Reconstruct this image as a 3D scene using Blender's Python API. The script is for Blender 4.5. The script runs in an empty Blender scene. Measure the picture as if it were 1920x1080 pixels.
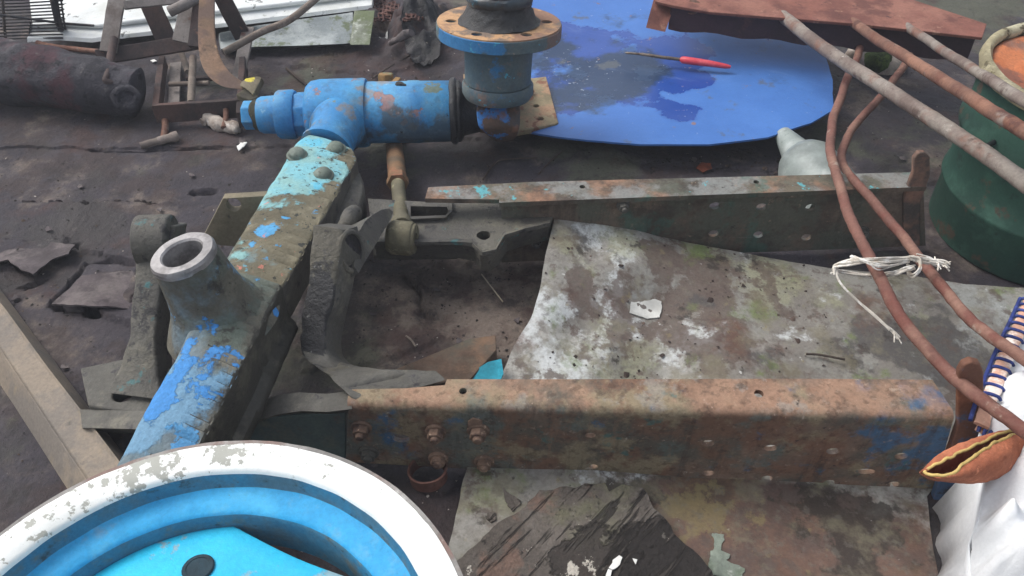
import bpy, math, random
import numpy as np
from mathutils import Vector as V, noise as mn, Matrix
from mathutils.geometry import tessellate_polygon, delaunay_2d_cdt
random.seed(7)
SC = bpy.context.scene
COL = SC.collection
# ------------------------------------------------------------------ camera, sky, sun, exposure
CAM_H, PITCH, FPX = 1.15, math.radians(42.0), 1600.0
cd = bpy.data.cameras.new('camera'); cam = bpy.data.objects.new('camera', cd); COL.objects.link(cam)
cd.sensor_width = 36.0; cd.lens = 36.0 * FPX / 1920.0; cd.clip_start = 0.02; cd.clip_end = 500
cam.location = (0, 0, CAM_H); cam.rotation_euler = (math.pi / 2 - PITCH, 0, 0)
SC.camera = cam
SUN_EL, SUN_AZ = math.radians(52), math.radians(-66)      # azimuth from +Y towards +X
w = bpy.data.worlds.new('World'); SC.world = w; w.use_nodes = True
wt = w.node_tree; wt.nodes.clear()
sky = wt.nodes.new('ShaderNodeTexSky'); sky.sky_type = 'NISHITA'; sky.sun_disc = False
sky.sun_elevation = SUN_EL; sky.sun_rotation = SUN_AZ; sky.dust_density = 4.0; sky.air_density = 1.3; sky.ozone_density = 1.0
hs = wt.nodes.new('ShaderNodeHueSaturation'); hs.inputs['Saturation'].default_value = 0.42
bg = wt.nodes.new('ShaderNodeBackground'); bg.inputs['Strength'].default_value = 0.15
wo = wt.nodes.new('ShaderNodeOutputWorld')
wt.links.new(sky.outputs[0], hs.inputs['Color']); wt.links.new(hs.outputs[0], bg.inputs['Color']); wt.links.new(bg.outputs[0], wo.inputs['Surface'])
sl = bpy.data.lights.new('sun', 'SUN'); sl.energy = 1.15; sl.angle = math.radians(32); sl.color = (1.0, 0.97, 0.93)
so = bpy.data.objects.new('sun', sl); COL.objects.link(so)
sd = V((math.sin(SUN_AZ) * math.cos(SUN_EL), math.cos(SUN_AZ) * math.cos(SUN_EL), math.sin(SUN_EL)))
so.rotation_euler = sd.to_track_quat('Z', 'Y').to_euler(); so.location = (0, 0, 5)
SC.view_settings.view_transform = 'Standard'; SC.view_settings.look = 'None'
SC.view_settings.exposure = 0.42; SC.view_settings.gamma = 1.0

# ------------------------------------------------------------------ pixel <-> world
FW = V((0, math.cos(PITCH), -math.sin(PITCH))); UP = V((0, math.sin(PITCH), math.cos(PITCH))); RT = V((1, 0, 0))
C0 = V((0, 0, CAM_H)); Z = V((0, 0, 1))
def ray(u, v): return FW + RT * ((u - 960) / FPX) + UP * ((540 - v) / FPX)
def P(u, v, z=0.0):
    d = ray(u, v); return C0 + d * ((z - CAM_H) / d.z)
def PP(u, v, p0, n):
    d = ray(u, v); return C0 + d * ((p0 - C0).dot(n) / d.dot(n))
def PY(u, v, y):
    d = ray(u, v); return C0 + d * (y / d.y)
def proj(p):
    q = p - C0; k = q.dot(FW); return 960 + FPX * q.dot(RT) / k, 540 - FPX * q.dot(UP) / k
def pm(p): return FPX / (p - C0).dot(FW)
def B(u, v, z, r, s): p = P(u, v, z); return (p.x, p.y, p.z, r, s)

# ------------------------------------------------------------------ materials
class NT:
    def __init__(s, name):
        s.m = bpy.data.materials.new(name); s.m.use_nodes = True; s.t = s.m.node_tree; s.t.nodes.clear()
        s.out = s.t.nodes.new('ShaderNodeOutputMaterial'); s.b = s.t.nodes.new('ShaderNodeBsdfPrincipled')
        s.t.links.new(s.b.outputs[0], s.out.inputs[0])
        s.geo = s.t.nodes.new('ShaderNodeNewGeometry'); s.pos = s.geo.outputs['Position']
    def lk(s, a, i):
        if isinstance(a, bpy.types.NodeSocket): s.t.links.new(a, i)
        else: i.default_value = a
    def noise(s, scale, detail=4, rough=0.6, vec=None, dist=0.0):
        n = s.t.nodes.new('ShaderNodeTexNoise'); n.inputs['Scale'].default_value = scale
        n.inputs['Detail'].default_value = detail; n.inputs['Roughness'].default_value = rough; n.inputs['Distortion'].default_value = dist
        s.lk(vec or s.pos, n.inputs['Vector']); return n.outputs[0]
    def math(s, op, a, b=0.0, clamp=False):
        n = s.t.nodes.new('ShaderNodeMath'); n.operation = op; n.use_clamp = clamp
        s.lk(a, n.inputs[0]); s.lk(b, n.inputs[1]); return n.outputs[0]
    def step(s, x, lo, hi, a=0.0, b=1.0):
        n = s.t.nodes.new('ShaderNodeMapRange'); n.interpolation_type = 'SMOOTHSTEP'
        s.lk(x, n.inputs[0]); n.inputs[1].default_value = lo; n.inputs[2].default_value = hi; n.inputs[3].default_value = a; n.inputs[4].default_value = b
        return n.outputs[0]
    def lin(s, x, lo, hi, a, b):
        n = s.t.nodes.new('ShaderNodeMapRange'); s.lk(x, n.inputs[0])
        n.inputs[1].default_value = lo; n.inputs[2].default_value = hi; n.inputs[3].default_value = a; n.inputs[4].default_value = b
        return n.outputs[0]
    def mix(s, f, a, b):
        n = s.t.nodes.new('ShaderNodeMix'); n.data_type = 'RGBA'
        s.lk(f, n.inputs[0])
        for x, i in ((a, n.inputs[6]), (b, n.inputs[7])):
            if isinstance(x, bpy.types.NodeSocket): s.t.links.new(x, i)
            else: i.default_value = (*x[:3], 1)
        return n.outputs[2]
    def fmix(s, f, a, b):
        n = s.t.nodes.new('ShaderNodeMix'); s.lk(f, n.inputs[0]); s.lk(a, n.inputs[2]); s.lk(b, n.inputs[3]); return n.outputs[0]
    def mapping(s, scale, rot=(0, 0, 0)):
        if any(rot) and tuple(scale) != (1, 1, 1):
            k = s.t.nodes.new('ShaderNodeMapping'); k.inputs['Rotation'].default_value = rot; s.lk(s.pos, k.inputs[0])
            n = s.t.nodes.new('ShaderNodeMapping'); n.inputs['Scale'].default_value = scale; s.lk(k.outputs[0], n.inputs[0]); return n.outputs[0]
        n = s.t.nodes.new('ShaderNodeMapping'); n.inputs['Scale'].default_value = scale; n.inputs['Rotation'].default_value = rot
        s.lk(s.pos, n.inputs[0]); return n.outputs[0]
    def blob(s, x, y, z, r, st):
        n = s.t.nodes.new('ShaderNodeVectorMath'); n.operation = 'DISTANCE'; s.lk(s.pos, n.inputs[0]); n.inputs[1].default_value = (x, y, z)
        return s.lin(n.outputs['Value'], 0.0, r, st, 0.0)

def hx(h, k=1.0):
    h = h.lstrip('#'); c = [int(h[i:i + 2], 16) / 255 for i in (0, 2, 4)]
    return tuple(((x / 12.92) if x <= .04045 else ((x + .055) / 1.055) ** 2.4) * k for x in c)
def L(c, s=20, t=0.55, w=0.04, d=6, blobs=(), c2=None, rough=None, amt=0.85, st=None, rg=0.65, up=False, edge=False, rot=(0, 0, 0), h=0.0):
    return dict(c=c, s=s, t=t, w=w, d=d, blobs=blobs, c2=c2, rough=rough, amt=amt, st=st, rg=rg, up=up, edge=edge, rot=rot, h=h)
def grime(name, base, layers=(), base2=None, vs=9, rough=0.78, bump=0.35, bs=45, metal=0.0, spec=0.3, fine=0.17, bd=0.004, gain=1.0):
    n = NT(name)
    base2 = base2 or tuple(x * 0.55 for x in base)
    f = n.step(n.noise(vs, 6, 0.65), 0.36, 0.64)
    col = n.mix(f, base2, base)
    g = n.noise(170, 5, 0.72)
    r = rough; hgt = n.math('MULTIPLY', n.noise(bs, 7, 0.68), 1.0)
    for i, l in enumerate(layers):
        vec = n.mapping(l['st'], l['rot']) if l['st'] else n.mapping((1, 1, 1), (0.3 * i, 0.7 * i, 0.2 + i))
        m = n.noise(l['s'], l['d'], l['rg'], vec)
        if l['blobs']: m = n.math('ADD', n.math('MULTIPLY', m, 1.55), -.275)
        for b in l['blobs']: m = n.math('ADD', m, n.blob(*b))
        if l['edge']:
            m = n.math('ADD', m, n.lin(n.geo.outputs['Pointiness'], 0.5, 0.6, 0.0, 0.35))
        m = n.step(m, l['t'] - l['w'], l['t'] + l['w'], 0, l['amt'])
        if l['up']:
            sx = n.t.nodes.new('ShaderNodeSeparateXYZ'); n.lk(n.geo.outputs['Normal'], sx.inputs[0])
            m = n.math('MULTIPLY', m, n.step(sx.outputs[2], 0.1, 0.8))
        c = l['c']
        if l['c2']: c = n.mix(n.step(n.noise(l['s'] * 2.3, 4, 0.6), 0.4, 0.6), l['c'], l['c2'])
        col = n.mix(m, col, c)
        if l['rough'] is not None: r = n.fmix(m, r, l['rough'])
        if l['h']: hgt = n.math('ADD', hgt, n.math('MULTIPLY', m, l['h']))
    mul = n.lin(g, 0.3, 0.7, gain * (1 - fine), gain * (1 + fine))
    vm = n.t.nodes.new('ShaderNodeVectorMath'); vm.operation = 'SCALE'; n.lk(col, vm.inputs[0]); n.lk(mul, vm.inputs['Scale'])
    n.lk(vm.outputs[0], n.b.inputs['Base Color'])
    n.lk(r, n.b.inputs['Roughness']); n.b.inputs['Metallic'].default_value = metal
    n.b.inputs['Specular IOR Level'].default_value = spec
    if bump:
        hgt = n.math('ADD', hgt, n.math('MULTIPLY', g, 0.25))
        bn = n.t.nodes.new('ShaderNodeBump'); bn.inputs['Strength'].default_value = bump; bn.inputs['Distance'].default_value = bd
        n.lk(hgt, bn.inputs['Height']); n.lk(bn.outputs[0], n.b.inputs['Normal'])
    return n.m

# ------------------------------------------------------------------ mesh building
def unit_frame(a):
    a = a.normalized(); r = Z if abs(a.z) < 0.9 else V((1, 0, 0))
    x = r.cross(a).normalized(); return x, a.cross(x).normalized(), a
def cat(pts, n=8):
    """Catmull-Rom through tuples/Vectors."""
    pts = [V(p) for p in pts]; out = []
    for i in range(len(pts) - 1):
        p0 = pts[max(i - 1, 0)]; p1 = pts[i]; p2 = pts[i + 1]; p3 = pts[min(i + 2, len(pts) - 1)]
        for k in range(n):
            t = k / n
            out.append(0.5 * ((2 * p1) + (p2 - p0) * t + (2 * p0 - 5 * p1 + 4 * p2 - p3) * t * t + (3 * p1 - p0 - 3 * p2 + p3) * t ** 3))
    out.append(pts[-1]); return out
class MB:
    def __init__(s): s.v = []; s.f = []
    def add(s, vs, fs):
        o = len(s.v); s.v += [V(x) for x in vs]; s.f += [tuple(i + o for i in f) for f in fs]; return s
    def loft(s, secs, closed=True, cap=True):
        n = len(secs[0]); vs = [p for q in secs for p in q]; fs = []
        for i in range(len(secs) - 1):
            for j in range(n if closed else n - 1):
                k = (j + 1) % n
                fs.append((i * n + j, i * n + k, (i + 1) * n + k, (i + 1) * n + j))
        if cap and closed:
            fs.append(tuple(range(n - 1, -1, -1))); fs.append(tuple((len(secs) - 1) * n + j for j in range(n)))
        return s.add(vs, fs)
    def tube(s, pts, r, n=12, cap=True, jit=0.0, js=60):
        pts = [V(p) for p in pts]; m = len(pts); rs = r if isinstance(r, (list, tuple)) else [r] * m
        if len(rs) != m: rs = [rs[0] + (rs[-1] - rs[0]) * i / (m - 1) for i in range(m)]
        secs = []; t0 = (pts[1] - pts[0]).normalized(); x, y, _ = unit_frame(t0)
        for i, p in enumerate(pts):
            t = (pts[min(i + 1, m - 1)] - pts[max(i - 1, 0)]).normalized()
            q = t0.rotation_difference(t); x = q @ x; y = q @ y; t0 = t
            ring = []
            for k in range(n):
                a = 2 * math.pi * k / n; rr = rs[i]
                d = x * math.cos(a) + y * math.sin(a)
                if jit: rr *= 1 + jit * mn.noise((p + d * rs[i]) * js)
                ring.append(p + d * rr)
            secs.append(ring)
        return s.loft(secs, True, cap)
    def lathe(s, o, axis, prof, n=40, x=None, jit=0.0, js=40):
        o = V(o); ex, ey, ez = unit_frame(V(axis)); secs = []
        for r, h in prof:
            ring = []
            for k in range(n):
                a = 2 * math.pi * k / n
                p = o + (ex * math.cos(a) + ey * math.sin(a)) * r + ez * h
                if jit: p = p + mn.noise_vector(p * js) * jit
                ring.append(p)
            secs.append(ring)
        return s.loft(secs, True, True)
    def ring(s, o, axis, prof, n=48, jit=0.0, js=40):
        """closed profile lathe (no caps): a solid ring"""
        o = V(o); ex, ey, ez = unit_frame(V(axis)); m = len(prof); vs = []; fs = []
        for k in range(n):
            a = 2 * math.pi * k / n; d = ex * math.cos(a) + ey * math.sin(a)
            for r, h in prof:
                p = o + d * r + ez * h
                if jit: p = p + mn.noise_vector(p * js) * jit
                vs.append(p)
        for k in range(n):
            for j in range(m):
                a, b = k * m, ((k + 1) % n) * m; j2 = (j + 1) % m
                fs.append((a + j, b + j, b + j2, a + j2))
        return s.add(vs, fs)
    def box(s, p0, p1, w, h, up=Z, w1=None, h1=None):
        p0, p1 = V(p0), V(p1); a = (p1 - p0).normalized(); x = a.cross(V(up)).normalized(); y = x.cross(a).normalized()
        secs = []
        for p, ww, hh in ((p0, w, h), (p1, w1 or w, h1 or h)):
            secs.append([p + x * (i * ww / 2) + y * (j * hh / 2) for i, j in ((-1, -1), (1, -1), (1, 1), (-1, 1))])
        return s.loft(secs)
    def sweep(s, pts, prof, up=Z, cap=True):
        """open path, closed 2-D profile (x sideways, y up)"""
        pts = [V(p) for p in pts]; secs = []
        for i, p in enumerate(pts):
            a = (pts[min(i + 1, len(pts) - 1)] - pts[max(i - 1, 0)]).normalized()
            x = a.cross(V(up)).normalized(); y = x.cross(a).normalized()
            secs.append([p + x * q[0] + y * q[1] for q in prof])
        return s.loft(secs, True, cap)
    def prism(s, outline, ext, holes=()):
        """outline and holes: 3-D coplanar loops; extruded by vector ext"""
        loops = [[V(p) for p in outline]] + [[V(p) for p in h] for h in holes]; ext = V(ext)
        flat = [p for l in loops for p in l]; n = len(flat); ez = ext.normalized()
        L0 = loops[0]; ex = (L0[1] - L0[0]); ex = (ex - ez * ex.dot(ez)).normalized(); ey = ez.cross(ex); c0 = L0[0]
        p2 = [V(((p - c0).dot(ex), (p - c0).dot(ey))) for p in flat]; ed = []; o = 0; polys = []
        for l in loops:
            k = len(l); ed += [(o + i, o + (i + 1) % k) for i in range(k)]; polys.append([tuple(q) for q in p2[o:o + k]]); o += k
        vo, _, fo, ov, _, _ = delaunay_2d_cdt(p2, ed, [], 0, 1e-7)
        mp = [(x[0] if x else 0) for x in ov]; fs = []
        cx = np.array([sum(vo[i].x for i in f) / len(f) for f in fo]); cy = np.array([sum(vo[i].y for i in f) / len(f) for f in fo])
        ok = pip(polys[0], cx, cy)
        for q in polys[1:]: ok &= ~pip(q, cx, cy)
        tris = [tuple(mp[i] for i in f) for f, k in zip(fo, ok) if k]
        fs = tris + [tuple(n + i for i in reversed(t)) for t in tris]
        o = 0
        for l in loops:
            m = len(l)
            for i in range(m):
                j = (i + 1) % m; fs.append((o + i, o + j, n + o + j, n + o + i))
            o += m
        return s.add(flat + [p + ext for p in flat], fs)
    def rough(s, amp, scale):
        s.v = [p + mn.noise_vector(p * scale) * amp + mn.noise_vector(p * scale * 2.7) * amp * 0.4 for p in s.v]; return s
    def build(s, name, mat, parent=None, bevel=0.0, ang=38, seg=2, org=None, solid=0.0, subd=0, merge=1e-6, slot=None):
        me = bpy.data.meshes.new(name)
        if parent is not None: o0 = origin(parent)
        else:
            if org is None:
                c = sum(s.v, V()) / len(s.v); org = V((c.x, c.y, min(p.z for p in s.v)))
            o0 = V(org)
        me.from_pydata([tuple(p - o0) for p in s.v], [], s.f)
        import bmesh
        bm = bmesh.new(); bm.from_mesh(me); bmesh.ops.remove_doubles(bm, verts=bm.verts, dist=merge)
        bmesh.ops.recalc_face_normals(bm, faces=bm.faces); bm.to_mesh(me); bm.free()
        me.shade_smooth(); me.set_sharp_from_angle(angle=math.radians(ang))
        for m in (mat if isinstance(mat, (list, tuple)) else [mat]): me.materials.append(m)
        if slot:
            for p in me.polygons: p.material_index = slot(p.normal, p.center + o0)
        o = bpy.data.objects.new(name, me); COL.objects.link(o)
        if parent is not None: o.parent = parent
        else: o.location = o0
        if solid:
            md = o.modifiers.new('thickness', 'SOLIDIFY'); md.thickness = solid; md.offset = 0
        if subd:
            md = o.modifiers.new('smooth', 'SUBSURF'); md.levels = subd; md.render_levels = subd
        if bevel:
            md = o.modifiers.new('bevel', 'BEVEL'); md.width = bevel; md.segments = seg; md.limit_method = 'ANGLE'; md.angle_limit = math.radians(40)
        return o
def origin(o):
    p = V(o.location)
    while o.parent is not None: o = o.parent; p = p + o.location
    return p
def tag(o, label, catg, group=None):
    o['label'] = label; o['category'] = catg
    if group: o['group'] = group
    return o
def thing(name, loc, label, catg, group=None):
    o = bpy.data.objects.new(name, None); COL.objects.link(o); o.location = V(loc); o.empty_display_size = 0.05
    return tag(o, label, catg, group)
def circ(c, ax, r, n=20, sx=1.0, x=None):
    ex, ey, _ = unit_frame(V(ax))
    if x is not None: ex = V(x).normalized(); ey = V(ax).normalized().cross(ex)
    return [V(c) + ex * (math.cos(2 * math.pi * k / n) * r * sx) + ey * (math.sin(2 * math.pi * k / n) * r) for k in range(n)]
def pip(poly, xs, ys):
    inside = np.zeros(xs.shape, bool); n = len(poly)
    for i in range(n):
        x0, y0 = poly[i]; x1, y1 = poly[(i + 1) % n]
        if y0 == y1: continue
        c = ((y0 > ys) != (y1 > ys)) & (xs < (x1 - x0) * (ys - y0) / (y1 - y0) + x0); inside ^= c
    return inside
def densify(pts, res, closed=True):
    out = []; n = len(pts)
    for i in range(n if closed else n - 1):
        a, b = pts[i], pts[(i + 1) % n]; k = max(1, int((b - a).length / res))
        for j in range(k): out.append(a.lerp(b, j / k))
    if not closed: out.append(pts[-1])
    return out
def sheet(outline, thick, res, ctrl=(), wave=0.0, ws=8.0, ragged=0.0, rs=60, zf=None):
    """thin sheet: outline is a list of world points (z used), ctrl are further height points"""
    ol = densify([V(p) for p in outline], res)
    src = np.array([tuple(p) for p in ol] + [tuple(p) for p in ctrl]); wgt = np.array([1.0] * len(ol) + [6.0] * len(ctrl))
    o2 = []
    for p in ol:
        q = mn.noise_vector(V((p.x * rs, p.y * rs, 3.1))) * ragged + mn.noise_vector(V((p.x * rs * 3, p.y * rs * 3, 9.1))) * ragged * 0.5
        o2.append(V((p.x + q.x, p.y + q.y)))
    poly = [(p.x, p.y) for p in o2]
    x0, x1 = min(p[0] for p in poly), max(p[0] for p in poly); y0, y1 = min(p[1] for p in poly), max(p[1] for p in poly)
    gx, gy = np.meshgrid(np.arange(x0 + res, x1, res), np.arange(y0 + res, y1, res)); gx, gy = gx.ravel(), gy.ravel()
    rr = np.random.RandomState(3); gx = gx + rr.uniform(-.3, .3, gx.shape) * res; gy = gy + rr.uniform(-.3, .3, gy.shape) * res
    ins = pip(poly, gx, gy); pts = o2 + [V((a, b)) for a, b in zip(gx[ins], gy[ins])]
    n = len(o2)
    vo, eo, fo, _, _, _ = delaunay_2d_cdt(pts, [], [list(range(n))], 1, 1e-6)
    m = MB(); top = []
    def surf(x, y):
        if zf: zz = zf(x, y)
        else:
            d2 = (src[:, 0] - x) ** 2 + (src[:, 1] - y) ** 2 + 1e-5; k = wgt / d2 ** 1.5
            zz = float((k * src[:, 2]).sum() / k.sum())
        if wave: zz += wave * (mn.noise(V((x * ws, y * ws, 1.7))) + 0.4 * mn.noise(V((x * ws * 2.7, y * ws * 2.7, 5.7))))
        return zz
    m.zf = surf
    for p in vo: top.append(V((p.x, p.y, surf(p.x, p.y))))
    k = len(top); fs = [tuple(f) for f in fo]; cnt = {}
    for f in fs:
        for i in range(len(f)):
            a, b = f[i], f[(i + 1) % len(f)]; cnt[(a, b)] = 1
    bnd = [(a, b) for (a, b) in cnt if (b, a) not in cnt]
    bot = [tuple(k + i for i in reversed(f)) for f in fs]
    side = [(b, a, k + a, k + b) for a, b in bnd]
    m.add(top + [p - V((0, 0, thick)) for p in top], fs + bot + side)
    return m
def resample(pts, step):
    out = [pts[0]]; acc = 0.0
    for a, b in zip(pts[:-1], pts[1:]):
        d = (b - a).length; t = step - acc
        while t <= d: out.append(a.lerp(b, t / d)); t += step
        acc = (acc + d) % step
    return out
def px(l, z): return [P(u, v, z) for u, v in l]
def px3(l): return [P(u, v, z) for u, v, z in l]
def hexbolt(p, ax, r, h, name, mat, parent, washer=True, dome=False, rot=0.3):
    b = MB(); ax = V(ax).normalized(); ex, ey, _ = unit_frame(ax)
    if washer: b.lathe(p, ax, [(r * 1.3, -0.001), (r * 1.32, 0.003), (r * 1.2, 0.0045)], 24)
    if dome: b.lathe(p, ax, [(r * 1.1, 0), (r * 1.08, h * .35), (r * .9, h * .75), (r * .5, h * .97), (0.0005, h)], 24, jit=.0008, js=90)
    else:
        lp = [V(p) + ax * 0.004 + (ex * math.cos(rot + k * math.pi / 3) + ey * math.sin(rot + k * math.pi / 3)) * r for k in range(6)]
        b.prism(lp, ax * h)
        b.lathe(V(p) + ax * (h + .0045), ax, [(r * .55, -.002), (r * .55, h * .45), (r * .45, h * .5)], 16)
    return b.build(name, mat, parent, bevel=0.0012)

# ------------------------------------------------------------------ ground (one sheet to the horizon)
def vnoise(x, y, seed):
    xi = np.floor(x).astype(np.int64); yi = np.floor(y).astype(np.int64); xf = x - xi; yf = y - yi
    def h(a, b):
        k = (a * 374761393 + b * 668265263 + seed * 982451653) & 0xffffffff
        k = ((k ^ (k >> 13)) * 1274126177) & 0xffffffff
        return ((k ^ (k >> 16)) & 0xffff) / 65535.0
    u = xf * xf * (3 - 2 * xf); v = yf * yf * (3 - 2 * yf)
    return (h(xi, yi) * (1 - u) + h(xi + 1, yi) * u) * (1 - v) + (h(xi, yi + 1) * (1 - u) + h(xi + 1, yi + 1) * u) * v
def fbm(x, y, seed, o=5, g=0.55):
    a, s, t = 1.0, 0.0, 0.0
    for i in range(o):
        s = s + a * (vnoise(x * 2 ** i, y * 2 ** i, seed + i) - .5); t += a; a *= g
    return s / t * 2
def ss(x, a, b):
    t = np.clip((x - a) / (b - a), 0, 1); return t * t * (3 - 2 * t)
def polydist(px_pts, X, Y):
    pts = [P(u, v, 0) for u, v in px_pts]; d = np.full(X.shape, 1e9)
    for a, b in zip(pts[:-1], pts[1:]):
        dx, dy = b.x - a.x, b.y - a.y; t = np.clip(((X - a.x) * dx + (Y - a.y) * dy) / (dx * dx + dy * dy), 0, 1)
        d = np.minimum(d, np.hypot(X - a.x - t * dx, Y - a.y - t * dy))
    return d
xs = np.concatenate([[-30, -15, -8, -4, -2.4], np.arange(-1.75, 1.75, 0.0055), [2.4, 4, 8, 15, 30]])
ys = np.concatenate([[-20, -5, -1, 0.0], np.arange(0.32, 2.75, 0.0055), [3.2, 4.5, 8, 18, 35]] + [P(0, v, 0).y + np.arange(-.018, .018, .0012) for v in (284, 387)]); ys = np.unique(np.round(ys, 5))
GX, GY = np.meshgrid(xs, ys)
def ground_h(X, Y):
    wx = X + 0.018 * fbm(X * 26, Y * 26, 11, 4); wy = Y + 0.018 * fbm(X * 26 + 9, Y * 26, 23, 4)
    z = 0.016 * fbm(X * 2.6, Y * 2.6, 3, 4) + 0.0035 * fbm(X * 19, Y * 19, 5, 4) + 0.0011 * fbm(X * 90, Y * 90, 8, 3)
    def poly(pts): return pip([(p.x, p.y) for p in px(pts, 0)], wx, wy)
    def layer(pts, h): return np.where(poly(pts), h, 0.0)
    # strips of roofing felt lying over one another: raised edges
    z += layer([(-300, 283), (420, 281), (900, 262), (1000, 290), (1500, 330), (2300, 380), (2500, -200), (-800, -200)], 0.006)
    z += layer([(-300, 384), (290, 387), (400, 395), (560, 400), (560, 500), (240, 498), (150, 470), (60, 508), (20, 492), (-200, 500)], 0.009)
    z += layer([(-100, 470), (140, 455), (105, 500), (60, 515), (15, 500), (-100, 510)], 0.008)
    z += layer([(95, 575), (150, 500), (260, 505), (260, 620), (200, 600), (110, 580)], 0.012)
    z += layer([(640, 480), (790, 500), (800, 560), (770, 590), (830, 640), (700, 690), (560, 700), (560, 500)], 0.007)
    z += layer([(880, 500), (905, 515), (890, 530), (850, 520), (800, 480), (880, 470)], 0.008)
    z += layer([(1010, 335), (1130, 272), (1200, 320), (1240, 345), (1200, 420), (1000, 380)], 0.007)
    z += layer([(640, 0), (850, 95), (820, 120), (700, 150), (480, 120), (300, 60), (300, -40)], 0.006)
    def crack(pts, wd, dep, a, b):
        d = polydist(pts, X + .004 * fbm(X * 60, Y * 60, a, 3), Y + .003 * fbm(X * 60, Y * 60, b, 3)); return -dep * (1 - ss(d, wd * .3, wd))
    z += crack([(172, 285), (260, 286), (330, 284), (412, 281)], 0.0034, 0.035, 31, 32)
    z += crack([(0, 385), (75, 387), (160, 388), (168, 394), (178, 387), (290, 386)], 0.0034, 0.035, 33, 34)
    z += crack([(365, 366), (400, 364)], 0.012, 0.03, 35, 36)
    z += crack([(15, 490), (40, 505), (62, 515), (95, 485), (150, 465)], 0.007, 0.02, 37, 38)
    z += crack([(165, 505), (185, 498), (215, 490), (250, 498)], 0.007, 0.02, 39, 40)
    z += crack([(100, 575), (135, 540), (152, 515)], 0.012, 0.05, 41, 42)
    z += crack([(760, 520), (790, 550), (785, 570), (800, 590), (830, 600)], 0.006, 0.02, 43, 44)
    z += crack([(1500, 305), (1560, 345)], 0.005, 0.02, 46, 47)
    def hole(pts, dep): return np.where(poly(pts), -dep, 0.0)
    z += hole([(98, 572), (196, 574), (192, 604), (170, 602), (155, 592), (125, 588), (104, 580)], 0.07)
    z += hole([(32, 545), (60, 530), (82, 527), (65, 545), (48, 552)], 0.05)
    z += hole([(130, 625), (134, 610), (128, 640)], 0.03)
    # crumpled heap behind the hub flange
    r = np.hypot(X - P(775, 60, 0).x, (Y - P(775, 60, 0).y)); z += 0.10 * np.exp(-(r / 0.16) ** 2) * (0.55 + 0.9 * fbm(X * 16, Y * 16, 51, 4))
    far = ss(np.hypot(X, Y - 1), 2.6, 6); return z * (1 - far)
GZ = ground_h(GX, GY)
def gz(x, y): return float(ground_h(np.array([[x]]), np.array([[y]]))[0, 0])
def G(u, v, dz=0.0):
    p = P(u, v, 0); p = P(u, v, gz(p.x, p.y)); p.z += dz; return p
nx, ny = len(xs), len(ys)
me = bpy.data.meshes.new('ground'); me.vertices.add(nx * ny)
me.vertices.foreach_set('co', np.stack([GX, GY, GZ], -1).astype(np.float32).ravel())
ii, jj = np.meshgrid(np.arange(nx - 1), np.arange(ny - 1)); q = (jj * nx + ii).ravel()
quads = np.stack([q, q + 1, q + nx + 1, q + nx], -1).astype(np.int32)
me.loops.add(quads.size); me.polygons.add(len(quads)); me.loops.foreach_set('vertex_index', quads.ravel())
me.polygons.foreach_set('loop_start', np.arange(0, quads.size, 4, dtype=np.int32)); me.polygons.foreach_set('loop_total', np.full(len(quads), 4, np.int32))
me.update(calc_edges=True); me.shade_smooth()
ground = bpy.data.objects.new('ground', me); COL.objects.link(ground); ground['kind'] = 'structure'
M_ground = grime('roofing_felt_ground', hx('47434a'), [
    L(hx('544d50'), 4, .56, .12, 9, amt=.7), L(hx('84776c'), 6, .66, .14, 10, [B(860, 600, 0, .36, .46)], amt=.85),
    L(hx('443a39'), 8, .58, .08, 8, [B(330, 440, 0, .5, .05), B(100, 640, 0, .3, .06)], amt=.7),
    L(hx('5b5d4e'), 3.2, .66, .08, 8, [B(1110, 320, 0, .20, .30), B(1800, 20, 0, .5, .35), B(1680, 260, 0, .35, .12)], amt=.75),
    L(hx('4f3c38'), 6, .66, .09, 9, [B(790, 130, 0, .30, .20), B(720, 40, 0, .25, .22), B(820, 650, 0, .2, .08)], amt=.7),
    L(hx('2f2b2c'), 5, .64, .10, 8, [B(720, 520, 0, .25, .16), B(620, 340, 0, .4, .06), B(1790, 1020, 0, .14, .3), B(560, 900, 0, .3, .2), B(200, 480, 0, .2, .08)], amt=.8, rough=.5),  # dark felt; the blob between sheet and sack is a painted shadow
    L(hx('282425'), 60, .67, .05, 6), L(hx('8d8684'), 150, .715, .02, 4, amt=.7), L(hx('221f1e'), 24, .705, .02, 9), L(hx('6c6562'), 34, .66, .05, 10, amt=.5), L(hx('2f2b2d'), 12, .60, .05, 12, amt=.55)],
    base2=hx('3b373c'), vs=3.0, rough=.8, bump=.8, bs=55, fine=.22, bd=.007, gain=.86)
me.materials.append(M_ground)

# ------------------------------------------------------------------ shared materials
BLUE, TURQ, RUST, DIRT, SOOT = hx('2f8fdc'), hx('58c0d8'), hx('8a5540'), hx('6a6657'), hx('26262a')
M_cast = grime('greasy_cast_iron', hx('605d54'), [L(hx('4a4845'), 8, .52, .10, 8, amt=.8), L(hx('767264'), 14, .60, .08, 7, up=True), L(hx('2a292b'), 45, .66, .06, 9, [B(600, 560, .21, .06, .2), B(590, 620, .17, .06, .26), B(585, 670, .15, .05, .24), B(600, 500, .25, .05, .14), B(265, 600, .14, .08, .14)]), L(hx('8f8c80'), 110, .70, .03, 4, amt=.7), L(hx('34787c'), 24, .72, .05, 7, [B(280, 450, .22, .05, .20)], amt=.6)],
    base2=hx('4d4b47'), rough=.58, bump=.9, bs=60, bd=.006, spec=.45)
M_castl = grime('grey_cast_iron', hx('64625c'), [L(hx('4f4d49'), 9, .52, .10, 9, amt=.8), L(hx('35343a'), 40, .63, .06, 9), L(hx('7a766a'), 18, .62, .08, 9), L(hx('5c5648'), 7, .60, .1, 8, amt=.6)], base2=hx('52504b'), rough=.66, bump=.8, bs=60)
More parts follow.
